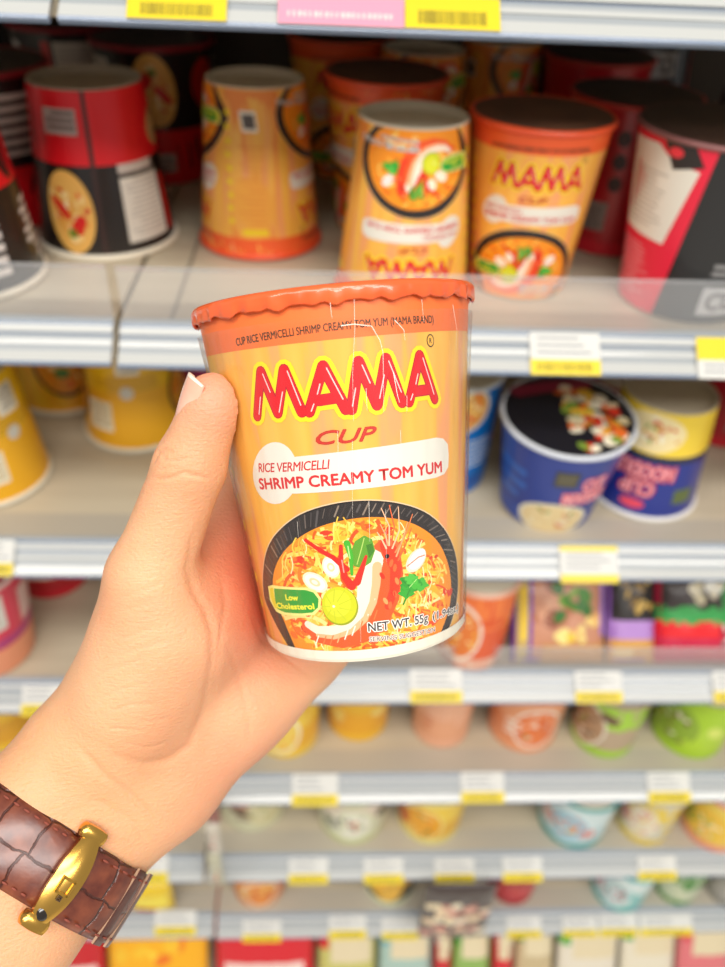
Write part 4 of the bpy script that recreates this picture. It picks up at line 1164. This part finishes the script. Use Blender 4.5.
put(P_YE, 64, 441, 'C', 'yellow cup with a dark bowl picture behind the one at the left edge', gy, 70, True, bay='L', g=R4)
put(P_PK, 214, 430, 'C', 'pinkish cup half hidden behind the thumb tip', 'pink noodle cups', 10, g=R8)
put(P_BL, 538, 530, 'C', 'short dark blue cup with a colourful picture on its lid', 'blue noodle cups', -2, g=R6, tilt=(5, 0), sc=.96)
put(P_LB, 436, 505, 'C', 'light blue cup half hidden by the right side of the held cup', 'blue noodle cups', 0, g=R5)
put(P_CN, 634, 530, 'C', 'upside-down dark blue cup with pink lettering and yellow picture band', 'blue noodle cups', -2, True, g=R7, sc=.93)
put(P_CR, 712, 446, 'C', 'red cup behind the upside-down blue cup', 'red cups on the blue cup shelf', 30, g=R3)
put(P_CR, 806, 515, 'C', 'red cup at the right edge of the blue cup shelf', 'red cups on the blue cup shelf', 140, g=R3)
put(P_CR, 628, 440, 'C', 'red cup at the back between the two dark blue cups', 'red cups on the blue cup shelf', 80, g=R3)
put(P_PK, 2, 676, 'D', 'pink cup at the left edge below the yellow cups, grey panel turned out', 'pink noodle cups', 14, bay='L', g=R8)
put(P_CR, 58, 606, 'D', 'crimson cup behind the pink cup at the left edge', 'crimson noodle cups', 80, bay='L', g=R3)

# --- bowls of the lower shelves
def depth_of(p): return (p-CAMP).dot(CF)
def bowl(px, py, wpx, shelf, cols, label, group, food=None, face=0, bay='R', Hh=.092, flare=1.08, ring=None, seed=1, lid='#e9e0cc'):
    z = (TR if bay == 'R' else TRL)[shelf]+.0006
    p = at_z(px, py, z); Rb = wpx/2*depth_of(p)/F*1.02; Rt = Rb*flare
    A = Lab(Rt, Rb, Hh); r = random.Random(seed)
    A.band(Hh*.0+.0014, Hh*.16, ring or cols[1], 1)
    A.band(Hh*.55, Hh*.99, cols[1], 1) if len(cols) > 1 else None
    if food: A.food(0, Hh*.48, Rb*.62, Hh*.33, food[0], food[1], food[2:], 2, seed, 18)
    for k in range(3):
        a = r.uniform(30, 80)*r.choice((-1, 1)); A.E(a, Hh*r.uniform(.25, .75), Rb*.2, Hh*.12, r.choice(cols), 3, r.uniform(0, 3))
    A.lines(100, 170, Hh*.3, Hh*.7, 4, '#efe6d6', 3, .4)
    A.lines(-50, -22, Hh*.30, Hh*.6, 3, cols[-1], 4, .5)
    t = empty('noodle_bowl')
    bm = bmesh.new(); lathe(bm, [(Rb-.002, .0002), (Rb, .0012), (Rt, Hh)], 64, 0); lathe(bm, [(0, .004), (Rb-.002, .0002)], 64, 0)
    from_bm('bowl_body', bm, [mat(cols[0], .36, 0, .3)], t, True, 40)
    A.build('printed_label', cone_map(Rt, Rb, Hh), t, step=.006)
    cup_rim(Rt, Hh, mat(ring or cols[0], .4), t, .0022, 48); cup_lid(Rt, Hh, mat(lid, .4, 0, .3), t)
    d = Vector((p.x, p.y, 0)).normalized(); c = clear_of(shelf, Vector((p.x, p.y, z))+d*Rb, d, (Rb, Rt), Hh)
    t.location = c; t.rotation_euler = (0, 0, -math.atan2(c.x, c.y)+math.radians(face))
    tag(t, label, 'noodle bowl', group); CHK.append((label, shelf, c, (Rb, Rt), Hh, 1))
    return t
W5 = ('#fbc63a', '#ffdc6e', '#f7941d', '#ffe8a0')
gE, gF, gG = 'noodle bowls under the pack shelf', 'noodle bowls on the third lowest shelf', 'noodle bowls on the second lowest shelf'
bowl(464, 670, 66, 'D', ('#e4571d', '#f07a35', '#f3e2d0'), 'orange bowl partly hidden by the bottom of the held cup', 'orange bowls', ('#f4ead8', '#e87a2c')+W5, -20, Hh=.10, ring='#e9b9a0')
bowl(288, 759, 62, 'E', ('#f2b51e', '#f6cf4a', '#e9dcc0'), 'yellow bowl touching the edge of the palm below the held cup', gE, ('#f7efd4', '#f4cf5a')+W5, -15, seed=2)
bowl(356, 742, 60, 'E', ('#f0ab14', '#f3bd2c', '#f7dc7a'), 'plain yellow bowl beneath the white tag, right of the palm', gE, None, 0, seed=3)
bowl(436, 748, 56, 'E', ('#e9a57c', '#f0b491', '#d98660'), 'plain peach bowl in the middle of its shelf', gE, None, 10, seed=4)
bowl(514, 751, 68, 'E', ('#e88e5c', '#f0a476', '#f6e2cf'), 'peach bowl with a pale label beside the brown bowl', gE, ('#f4e9da', '#e87a3c', '#f7dcc0', '#c84a2a', '#7a9a3a'), 25, seed=5)
bowl(592, 755, 62, 'E', ('#b9a183', '#a5cf3a', '#6b4a34'), 'brown and green bowl between the peach and lime green bowls', gE, ('#e6ddc8', '#b08a66', '#e9dcc4', '#6b4a34', '#8fae3a'), -30, seed=6)
bowl(674, 753, 70, 'E', ('#b4d62c', '#a9cf24', '#d9e66a'), 'lime green bowl with a small brown picture', gE, (None, '#8fae2c', '#8a6a3c', '#e6e2c0', '#6b4a34'), -15, seed=7)
bowl(752, 744, 62, 'E', ('#d98a1c', '#8a3a1a', '#f0c24a'), 'dark orange bowl cut by the right edge beside the lime green bowl', gE, None, 0, seed=8)
bowl(20, 748, 60, 'E', ('#e0a018', '#f3c32c', '#2a1d14'), 'yellow bowl at the left edge above the forearm', gE, None, 0, 'L', seed=9)
bowl(-48, 790, 70, 'E', ('#2b1a14', '#4a2a1c', '#c98a2c'), 'dark brown bowl in the left corner above the forearm', gE, None, 0, 'L', seed=10)
bowl(256, 832, 66, 'F', ('#d6d2b0', '#e5b79c', '#6b4a34'), 'pale bowl with a pinkish band next to the wrist', gF, (None, '#d9cf9e', '#e9e2c0', '#8fa04a'), 20, seed=11, ring='#d9d8b4')
bowl(350, 845, 66, 'F', ('#dcdcc0', '#e4d4c0', '#2a2a24'), 'white and pale green bowl with a black chopstick picture', gF, ('#cfd6a6', '#e9e6d0', '#2a2a24', '#d97a5a', '#b8c47a'), 0, seed=12, ring='#cfd29c')
bowl(424, 844, 62, 'F', ('#f0b722', '#f4cf4a', '#c8402a'), 'yellow bowl with a red corner mark, third from the wrist', gF, ('#f4e08a', '#f0a81e', '#ffe38a', '#e88a1c', '#2f7a3a'), -10, seed=13, ring='#efe08a')
bowl(560, 845, 66, 'F', ('#bfd9dc', '#cfe0e0', '#e0603c'), 'white bowl with a teal base ring and blue fish picture', gF, ('#dfeaea', '#9fc6d4', '#e9e4da', '#e0603c', '#e9a84a'), 0, seed=14, ring='#3f9c96')
bowl(632, 841, 50, 'F', ('#cfc9b4', '#e6c84a', '#d4365a'), 'cream bowl with magenta and yellow print beside the teal ringed bowl', gF, (None, '#e9dcc0', '#e9b93a', '#d4365a'), 0, seed=15)
bowl(698, 845, 60, 'F', ('#eec23a', '#f0d25a', '#4c9a3a'), 'yellow bowl with a salmon base ring at the right end', gF, (None, '#f0c23a', '#f7ecc8', '#6aa83a', '#e9a01e'), 0, seed=16, ring='#eb9a80')
bowl(262, 910, 50, 'G', ('#e6762a', '#f09a3a', '#f3d27a'), 'orange bowl low down right of the watch', gG, ('#f0e6cc', '#e88a2a', '#ffd968', '#c8401c'), 0, seed=17, ring='#dfb08a')
bowl(386, 906, 50, 'G', ('#2c2a24', '#f0b41c', '#f0c22c'), 'yellow and black bowl with a pale base', gG, (None, '#f0b41c', '#2c2a24', '#ffd968'), 0, seed=18, ring='#d6dcb4')
bowl(503, 903, 46, 'G', ('#c4141f', '#a31020', '#2a1a1a'), 'small red bowl beside the hanging snack packet', gG, None, 0, seed=19)
bowl(606, 907, 52, 'G', ('#7cc0bf', '#d9e6e4', '#d8405a'), 'teal bowl with a dark green and pink mark', gG, ('#e6efec', '#c6dcdc', '#1f5a50', '#d8405a'), 0, seed=20, ring='#4fb0ae')
bowl(664, 900, 42, 'G', ('#c9cfae', '#4c8a3a', '#8a7a5a'), 'pale bowl with a dark green band, right of the teal bowl', gG, None, 0, seed=21)
bowl(716, 902, 46, 'G', ('#a9a49c', '#8c8880', '#6b665e'), 'grey bowl at the right edge of the second lowest shelf', gG, None, 0, seed=22)

# --- pillow packs
def pack(px0, px1, py, shelf, hh, thick, base, art, label, group, bay='R', yoff=.03, tilt=-4, name='noodle_packet', cat='noodle packet', zrel=None, ypl=None):
    z = (TR if bay == 'R' else TRL)[shelf]+.0008 if zrel is None else zrel
    y = D+yoff if ypl is None else ypl
    a, b = at_y(px0, py, y), at_y(px1, py, y); w_ = (b-a).length
    def fn(u, v, off):
        s, q = min(1, abs(2*u/w_)), min(1, abs(2*v/hh-1))
        bul = (max(0, 1-s**3.2)*max(0, 1-q**4))**.6
        wr = .0006*math.sin(u*230+v*60)*math.sin(v*170)*bul
        return (u, -thick/2*bul-off-wr-.0005, v)
    bm = bmesh.new(); nu, nv = 26, 26
    F_ = [[None]*(nu+1) for _ in range(nv+1)]; B_ = [[None]*(nu+1) for _ in range(nv+1)]
    for j in range(nv+1):
        for i in range(nu+1):
            x, y_, zz = fn((i/nu-.5)*w_, j/nv*hh, 0)
            F_[j][i] = bm.verts.new((x, y_, zz)); B_[j][i] = bm.verts.new((x, -y_, zz))
    for j in range(nv):
        for i in range(nu):
            bm.faces.new((F_[j][i], F_[j][i+1], F_[j+1][i+1], F_[j+1][i])); bm.faces.new((B_[j][i], B_[j+1][i], B_[j+1][i+1], B_[j][i+1]))
    for j in range(nv):
        for i in (0, nu): bm.faces.new((F_[j][i], F_[j+1][i], B_[j+1][i], B_[j][i]))
    for i in range(nu):
        for j in (0, nv): bm.faces.new((F_[j][i], F_[j][i+1], B_[j][i+1], B_[j][i]))
    bmesh.ops.recalc_face_normals(bm, faces=bm.faces)
    t = empty(name)
    from_bm('wrapper', bm, [mat(base, .3, 0, .5)], t, True)
    A = Art(.00016); art(A, w_, hh)
    A.build('printed_front', fn, t, step=.005, vstep=.005)
    c = (a+b)/2
    t.location = (c.x, y+(thick/2 if ypl is None else 0), z); t.rotation_euler = (math.radians(tilt), 0, 0)
    tag(t, label, cat, group)
    return t
def blobs(A, w_, hh, x0, y0, x1, y1, n, cols, l, s=.12, seed=1):
    r = random.Random(seed)
    for k in range(n):
        A.ell((w_*(r.uniform(x0, x1)-.5), hh*r.uniform(y0, y1)), w_*s*r.uniform(.5, 1), w_*s*r.uniform(.3, .8), r.choice(cols), l+k*.05, r.uniform(0, 3), 12)
def rc(A, w_, hh, x0, y0, x1, y1, c, l): A.rect(w_*(x0-.5), hh*y0, w_*(x1-.5), hh*y1, c, l)
def art1(A, w, h):
    rc(A, w, h, .04, .0, .16, 1, '#c9b06a', 1); rc(A, w, h, .08, .25, .14, .8, '#f0d040', 2)
    rc(A, w, h, .2, .05, .98, .98, '#c98d6e', 1)
    blobs(A, w, h, .25, .3, .6, .9, 12, ['#e6b79a', '#b5704e', '#d9a07e', '#8a4a34'], 2, .13, 2)
    blobs(A, w, h, .45, .45, .78, .85, 12, ['#7fae3a', '#4c8a2a', '#9fc44a', '#356f22'], 4, .10, 3)
    blobs(A, w, h, .5, .25, .9, .5, 9, ['#f0c83c', '#e8b06a', '#f4e08a'], 6, .11, 4)
    rc(A, w, h, .3, .0, 1, .22, '#cf9a5c', 8); rc(A, w, h, .93, .3, 1, 1, '#b78ad0', 7)
def art2(A, w, h):
    rc(A, w, h, 0, 0, 1, .26, '#d9a24e', 1); rc(A, w, h, 0, .26, 1, .48, '#b68ace', 1); rc(A, w, h, .05, .46, .97, 1, '#221a14', 2)
    blobs(A, w, h, .2, .55, .85, .9, 12, ['#8a6a2c', '#c9a24a', '#5c4520', '#e0bc6a'], 3, .14, 5)
    rc(A, w, h, .1, .06, .5, .16, '#eac98a', 2)
def art3(A, w, h):
    rc(A, w, h, 0, 0, 1, .30, '#c81f45', 1); rc(A, w, h, 0, .28, .7, .46, '#e3101c', 2); rc(A, w, h, 0, .42, .82, .62, '#2f9a46', 2); rc(A, w, h, .05, .58, .72, 1, '#2a1712', 2)
    blobs(A, w, h, .3, .68, .78, .86, 12, ['#f2efe2', '#d9cfb4', '#fbf8ec', '#c9bd9a'], 4, .09, 6)
    rc(A, w, h, .72, .62, 1, 1, '#2a8a3c', 1)
    A.poly([(w*.28, h*.14), (w*.46, h*.14), (w*.48, h*.8), (w*.34, h*.7)], '#d9788a', 3); blobs(A, w, h, .74, .2, .95, .65, 8, ['#e9c9c4', '#8c7a78', '#f3e6e0'], 5, .06, 7)
gp = 'noodle packs behind the clear guard'
pack(515, 609, 664, 'D', .088, .024, '#7a3fa8', art1, 'purple pack with a meat and green herb picture', gp, yoff=.019, tilt=-38)
pack(611, 659, 664, 'D', .088, .020, '#a06fc0', art2, 'narrow lilac and black pack with golden mushrooms', gp, yoff=.021, tilt=-38)
pack(661, 748, 664, 'D', .088, .024, '#b01030', art3, 'red, green and black pack at the right edge', gp, yoff=.019, tilt=-38)
pack(500, 560, 620, 'D', .112, .026, '#5c2f86', lambda A, w, h: rc(A, w, h, .1, .5, .9, .9, '#3c1f5c', 1), 'dark purple pack standing behind the meat picture pack', gp, yoff=.12, tilt=-10)
def artR(A, w, h):
    rc(A, w, h, .06, .90, .94, .94, '#ee8f8c', 1); rc(A, w, h, .06, .955, .94, .98, '#b8101c', 1); rc(A, w, h, .1, .1, .9, .3, '#f7d9cf', 1)
def artO(A, w, h):
    A.poly([(-w*.5, h*.55), (-w*.1, h*.8), (w*.5, h*.62), (w*.5, h*.2), (-w*.5, h*.2)], '#f8b31c', 1); rc(A, w, h, .0, .86, 1, .97, '#f2581c', 2); blobs(A, w, h, .1, .3, .9, .6, 10, ['#ffd23c', '#f07a1c', '#f7c22c'], 3, .12, 8)
def artC(c1, c2, c3, sd):
    def f(A, w, h):
        rc(A, w, h, .22, .3, .92, .96, '#e3d3ae', 1); rc(A, w, h, 0, .4, .18, 1, c1, 2); rc(A, w, h, .55, .92, 1, .98, c1, 2)
        A.ell((w*.05, h*.925), w*.26, w*.15, c2, 5.5, 0, 14); A.ell((w*.05, h*.925), w*.13, w*.08, c3, 6.5, 0, 12)
        blobs(A, w, h, .2, .7, .95, .97, 22, ['#f7efd9', '#e9c98a', c3, '#f2dcc0', '#fbf6ea'], 2.2, .12, sd)
    return f
gq = 'noodle packets along the lowest shelf'
pack(206, 313, 960, 'H', .205, .03, '#d91424', artR, 'wide red packet with a pale pink stripe below the lowest rail', gq, yoff=.004, tilt=-30)
pack(90, 198, 965, 'H', .205, .03, '#e8501c', artO, 'orange and yellow packet below the watch', gq, 'L', yoff=.004, tilt=-30)
pack(10, 86, 965, 'H', .205, .03, '#c8101c', artR, 'red packet beside the orange one, below the forearm', gq, 'L', yoff=.004, tilt=-30)
for i, (x0, x1, c1, c2, c3, b, lb) in enumerate(((318, 380, '#d8202a', '#f0d23c', '#6aa83a', '#c8c26a', 'cream and yellow packet with a red corner right of the wide red packet'), (384, 441, '#4aa0b8', '#f0e0b0', '#e88a2c', '#a9c4b8', 'cream packet with a light blue edge'),
        (444, 462, '#f4efe6', '#f4efe6', '#d8202a', '#d01824', 'slim red packet with a white dot'), (464, 504, '#3c9a3a', '#e8702a', '#f3c24a', '#8fb45a', 'cream and green packet left of the small red block'), (507, 528, '#f4efe6', '#f4e6e0', '#d8202a', '#d81a28', 'slim red packet with a white flower shape'),
        (531, 572, '#2f8a34', '#f3e6c8', '#e0a04a', '#c9b48a', 'beige packet with a dark green left edge'), (576, 640, '#4aa83a', '#e8a01c', '#f0b83a', '#e6dcc8', 'cream packet with an orange flower and green side'), (644, 702, '#3ca22f', '#eda81e', '#f2c45a', '#e6dcc4', 'second cream packet with an orange flower, nearer the right edge'), (704, 760, '#d8404a', '#f3e0d6', '#3c9a4a', '#e0767a', 'salmon red packet at the right edge of the lowest row'))):
    pack(x0, x1, 960, 'H', .205+.004*(i % 3), .026, b, artC(c1, c2, c3, 20+i), lb, gq, yoff=.004, tilt=-30-(i % 2)*3)
# packs beside the watch
pack(128, 172, 905, 'G', .060, .02, '#e6c21c', lambda A, w, h: (rc(A, w, h, .1, .3, .9, .7, '#f2dc4a', 1), rc(A, w, h, .15, .1, .6, .25, '#d82a2a', 2)), 'small yellow pack just right of the watch strap', 'small packs beside the watch', 'L', yoff=.02)
pack(80, 125, 905, 'G', .064, .02, '#d82a44', lambda A, w, h: (rc(A, w, h, .1, .3, .9, .7, '#f3d9dc', 1),), 'small red and white pack hidden behind the watch strap', 'small packs beside the watch', 'L', yoff=.02)
# packets hanging in front of the rails
def nuts(A, w, h): blobs(A, w, h, .08, .1, .92, .72, 34, ['#e6c9a4', '#c98a7a', '#f0dcb4', '#8a5a4c', '#f4e6c8', '#d9a08c'], 1, .16, 31)
zt = at_y(455, 884, D-.016).z; zb = at_y(455, 936, D-.016).z
pack(422, 490, 910, 'G', zt-zb, .014, '#3a2a26', nuts, 'hanging snack packet with pale nuts on a dark ground in front of the rail', 'hanging packets', zrel=zb, ypl=D-.016, tilt=0, name='snack_packet', cat='snack packet')
for k, (y0, y1, c, lb) in enumerate(((792, 822, '#8a4a3c', 'topmost of the small hanging packets beside the wrist, reddish brown'), (824, 852, '#c9bfae', 'middle small hanging packet beside the wrist, pale grey'), (854, 884, '#b8b49a', 'lowest small hanging packet beside the wrist, greenish grey'))):
    zt = at_y(212, y0, D-.012).z; zb = at_y(212, y1, D-.012).z
    pack(205+k*2, 219+k*2, (y0+y1)/2, 'G', zt-zb, .008, c, lambda A, w, h: blobs(A, w, h, .2, .2, .8, .8, 6, ['#d98a7a', '#efe6d6', '#6b3a2c'], 1, .2, 40+k), lb, 'small hanging packets', zrel=zb, ypl=D-.012, tilt=0, name='snack_packet', cat='snack packet')

# --- price tags in the rails
M_PW = mat('#d6d5cf', .4); M_PY = mat('#e8cf22', .4); M_PP = mat('#e79ab0', .4); M_PI = mat('#8d8f93', .6, name='print_grey'); M_PD = mat('#8a7a1c', .6, name='print_on_yellow')
LB = {'A': 'price labels on the top rail', 'B': 'price tags of the cup shelf', 'C': 'price tags of the blue cup shelf', 'D': 'price tags of the pack shelf', 'E': 'price tags below the green bowls', 'F': 'price tags of the third lowest rail', 'G': 'price tags of the lowest rail in view'}
def price(x0, y0, x1, y1, style, label, group):
    k = {v: q for q, v in LB.items()}[group]
    zb_ = ((TR if x0 > 200 or k in 'AB' and x0 > 60 else TRL)[k])-RH
    n_ = Vector((0, -RH, RD)).normalized(); P0 = Vector((0, D, zb_))+n_*.0020
    def hit(px_, py_):
        d = ray(px_, py_); return CAMP+d*((P0-CAMP).dot(n_)/d.dot(n_))
    a, b, tp, bt = hit(x0, (y0+y1)/2), hit(x1, (y0+y1)/2), hit((x0+x1)/2, y0), hit((x0+x1)/2, y1)
    u_ = Vector((0, RD, RH)).normalized()
    w_, hh = b.x-a.x, (tp-bt).dot(u_)
    c = (a+b)/2; s_ = (c-Vector((0, D, zb_))).dot(u_); hh = min(hh, 2*(.034-s_), 2*(s_+.003)) if k != 'A' else min(hh, .03)
    t = empty('price_tag', c, (-math.atan2(RD, RH), 0, 0))
    bm = bmesh.new(); bx(bm, (0, 0, 0), (w_, .0008, hh), 0)
    def R(u0, v0, u1, v1, mi, dy): bx(bm, ((u0+u1)/2*w_/2, -dy, (v0+v1)/2*hh/2), ((u1-u0)*w_/2, .0002, (v1-v0)*hh/2), mi)
    r = random.Random(int(x0*7+y0))
    if style == 'wy':
        R(-1, -1, 1, -.28, 1, .0005)
        for q in range(3): R(-.8, .7-q*.34, r.uniform(.1, .8), .78-q*.34, 3, .0005)
        for q in range(16): R(-.8+q*.1, -.82, -.77+q*.1+r.uniform(0, .03), -.45, 4, .0007)
    elif style == 'ywy':
        R(-1, -1, 1, -.55, 1, .0005); R(-1, .72, 1, 1, 1, .0005)
        for q in range(3): R(-.8, .5-q*.34, r.uniform(.2, .8), .58-q*.34, 3, .0005)
    elif style == 'yw':
        R(-1, -.1, 1, 1, 1, .0005)
        for q in range(2): R(-.8, -.4-q*.3, r.uniform(.2, .8), -.32-q*.3, 3, .0005)
    elif style == 'y':
        R(-1, -1, 1, 1, 1, .0005)
        for q in range(26): R(-.72+q*.056, -.72, -.70+q*.056+r.uniform(0, .022), .1, 4, .0007)
    elif style == 'p':
        R(-1, -1, 1, 1, 2, .0005)
        for q in range(20): R(-.85+q*.085, -.5, -.82+q*.085+r.uniform(0, .03), -.1, 0, .0007)
    from_bm('tag_card', bm, [M_PW, M_PY, M_PP, M_PI, M_PD], t)
    tag(t, label, 'price tag', group)
for x0, y0, x1, y1, st, k, lb in (
    (127, -8, 227, 20, 'y', 'A', 'yellow barcode strip on the top rail over the orange cup standing alone'),
    (278, -2, 404, 26, 'p', 'A', 'pink strip on the top rail left of the second yellow strip'),
    (405, -2, 500, 30, 'y', 'A', 'yellow barcode strip on the top rail over the upright orange cup with readable lettering'),
    (530, 333, 600, 375, 'wy', 'B', 'white and yellow tag above the short dark blue cup'),
    (697, 338, 760, 379, 'yw', 'B', 'tag with yellow on top, at the right edge of the cup shelf rail'),
    (-20, 540, 14, 576, 'wy', 'C', 'white and yellow tag cut by the left edge under the yellow cups'),
    (560, 546, 618, 583, 'ywy', 'C', 'white tag with yellow bars above and below, over the purple pack'),
    (22, 684, 62, 716, 'wy', 'D', 'white and yellow tag left of the wrist'),
    (410, 669, 462, 703, 'wy', 'D', 'white and yellow tag just right of the base of the held cup'),
    (575, 671, 622, 703, 'wy', 'D', 'white and yellow tag beneath the narrow lilac pack'),
    (713, 671, 760, 703, 'wy', 'D', 'white and yellow tag at the right edge beneath the packs'),
    (292, 774, 338, 806, 'wy', 'E', 'white and yellow tag under the yellow bowls'),
    (461, 772, 504, 803, 'wy', 'E', 'white and yellow tag under the peach bowls'),
    (648, 772, 690, 803, 'wy', 'E', 'white and yellow tag under the lime green bowl'),
    (130, 854, 168, 883, 'wy', 'F', 'white and yellow tag right above the watch strap end'),
    (289, 857, 328, 884, 'wy', 'F', 'white and yellow tag below the pale chopstick bowl, nearest the wrist'),
    (364, 857, 403, 884, 'wy', 'F', 'white and yellow tag over the yellow and black bowl'),
    (435, 857, 474, 884, 'wy', 'F', 'white and yellow tag over the hanging nut packet'),
    (503, 855, 542, 883, 'wy', 'F', 'white and yellow tag below the gap left of the teal ringed bowl'),
    (638, 854, 676, 882, 'wy', 'F', 'white and yellow tag over the pale green banded bowl'),
    (155, 909, 196, 937, 'wy', 'G', 'white and yellow tag over the orange and yellow packet'),
    (243, 918, 281, 944, 'wy', 'G', 'white and yellow tag over the wide red packet'),
    (329, 915, 366, 939, 'wy', 'G', 'white and yellow tag over the cream and yellow packet'),
    (382, 917, 418, 941, 'wy', 'G', 'white and yellow tag over the light blue edged packet'),
    (507, 916, 541, 939, 'wy', 'G', 'white and yellow tag over the slim red packet with a flower'),
    (563, 915, 597, 939, 'wy', 'G', 'white and yellow tag left of a touching pair of tags'),
    (600, 914, 637, 937, 'wy', 'G', 'left tag of the pair over the first orange flower packet'),
    (640, 914, 692, 937, 'wy', 'G', 'wide tag over the second orange flower packet')):
    price(x0, y0, x1, y1, st, lb, LB[k])

# ------------------------------------------------------------------ light
w = bpy.data.worlds.new('shop_light'); SC.world = w; w.use_nodes = True
w.node_tree.nodes['Background'].inputs[0].default_value = (1, .985, .96, 1); w.node_tree.nodes['Background'].inputs[1].default_value = .43
def area(name, loc, rot, sx, sy, e, c=(1, .97, .92)):
    l = bpy.data.lights.new(name, 'AREA'); l.shape = 'RECTANGLE'; l.size = sx; l.size_y = sy; l.energy = e; l.color = c
    o = bpy.data.objects.new(name, l); COL.objects.link(o); o.location = loc; o.rotation_euler = rot
    return o
area('ceiling_lamp', (-.5, -.75, 3.0), (math.radians(-12), 0, 0), 3.0, .5, 60)
area('ceiling_lamp', (.9, -1.6, 3.0), (math.radians(25), 0, 0), 3.0, .4, 52)
SC.view_settings.view_transform = 'Standard'; SC.view_settings.look = 'None'; SC.view_settings.gamma = 1; SC.view_settings.exposure = 0.0
SC.view_settings.use_curve_mapping = False
SC.cycles.max_bounces = 8; SC.cycles.transparent_max_bounces = 16
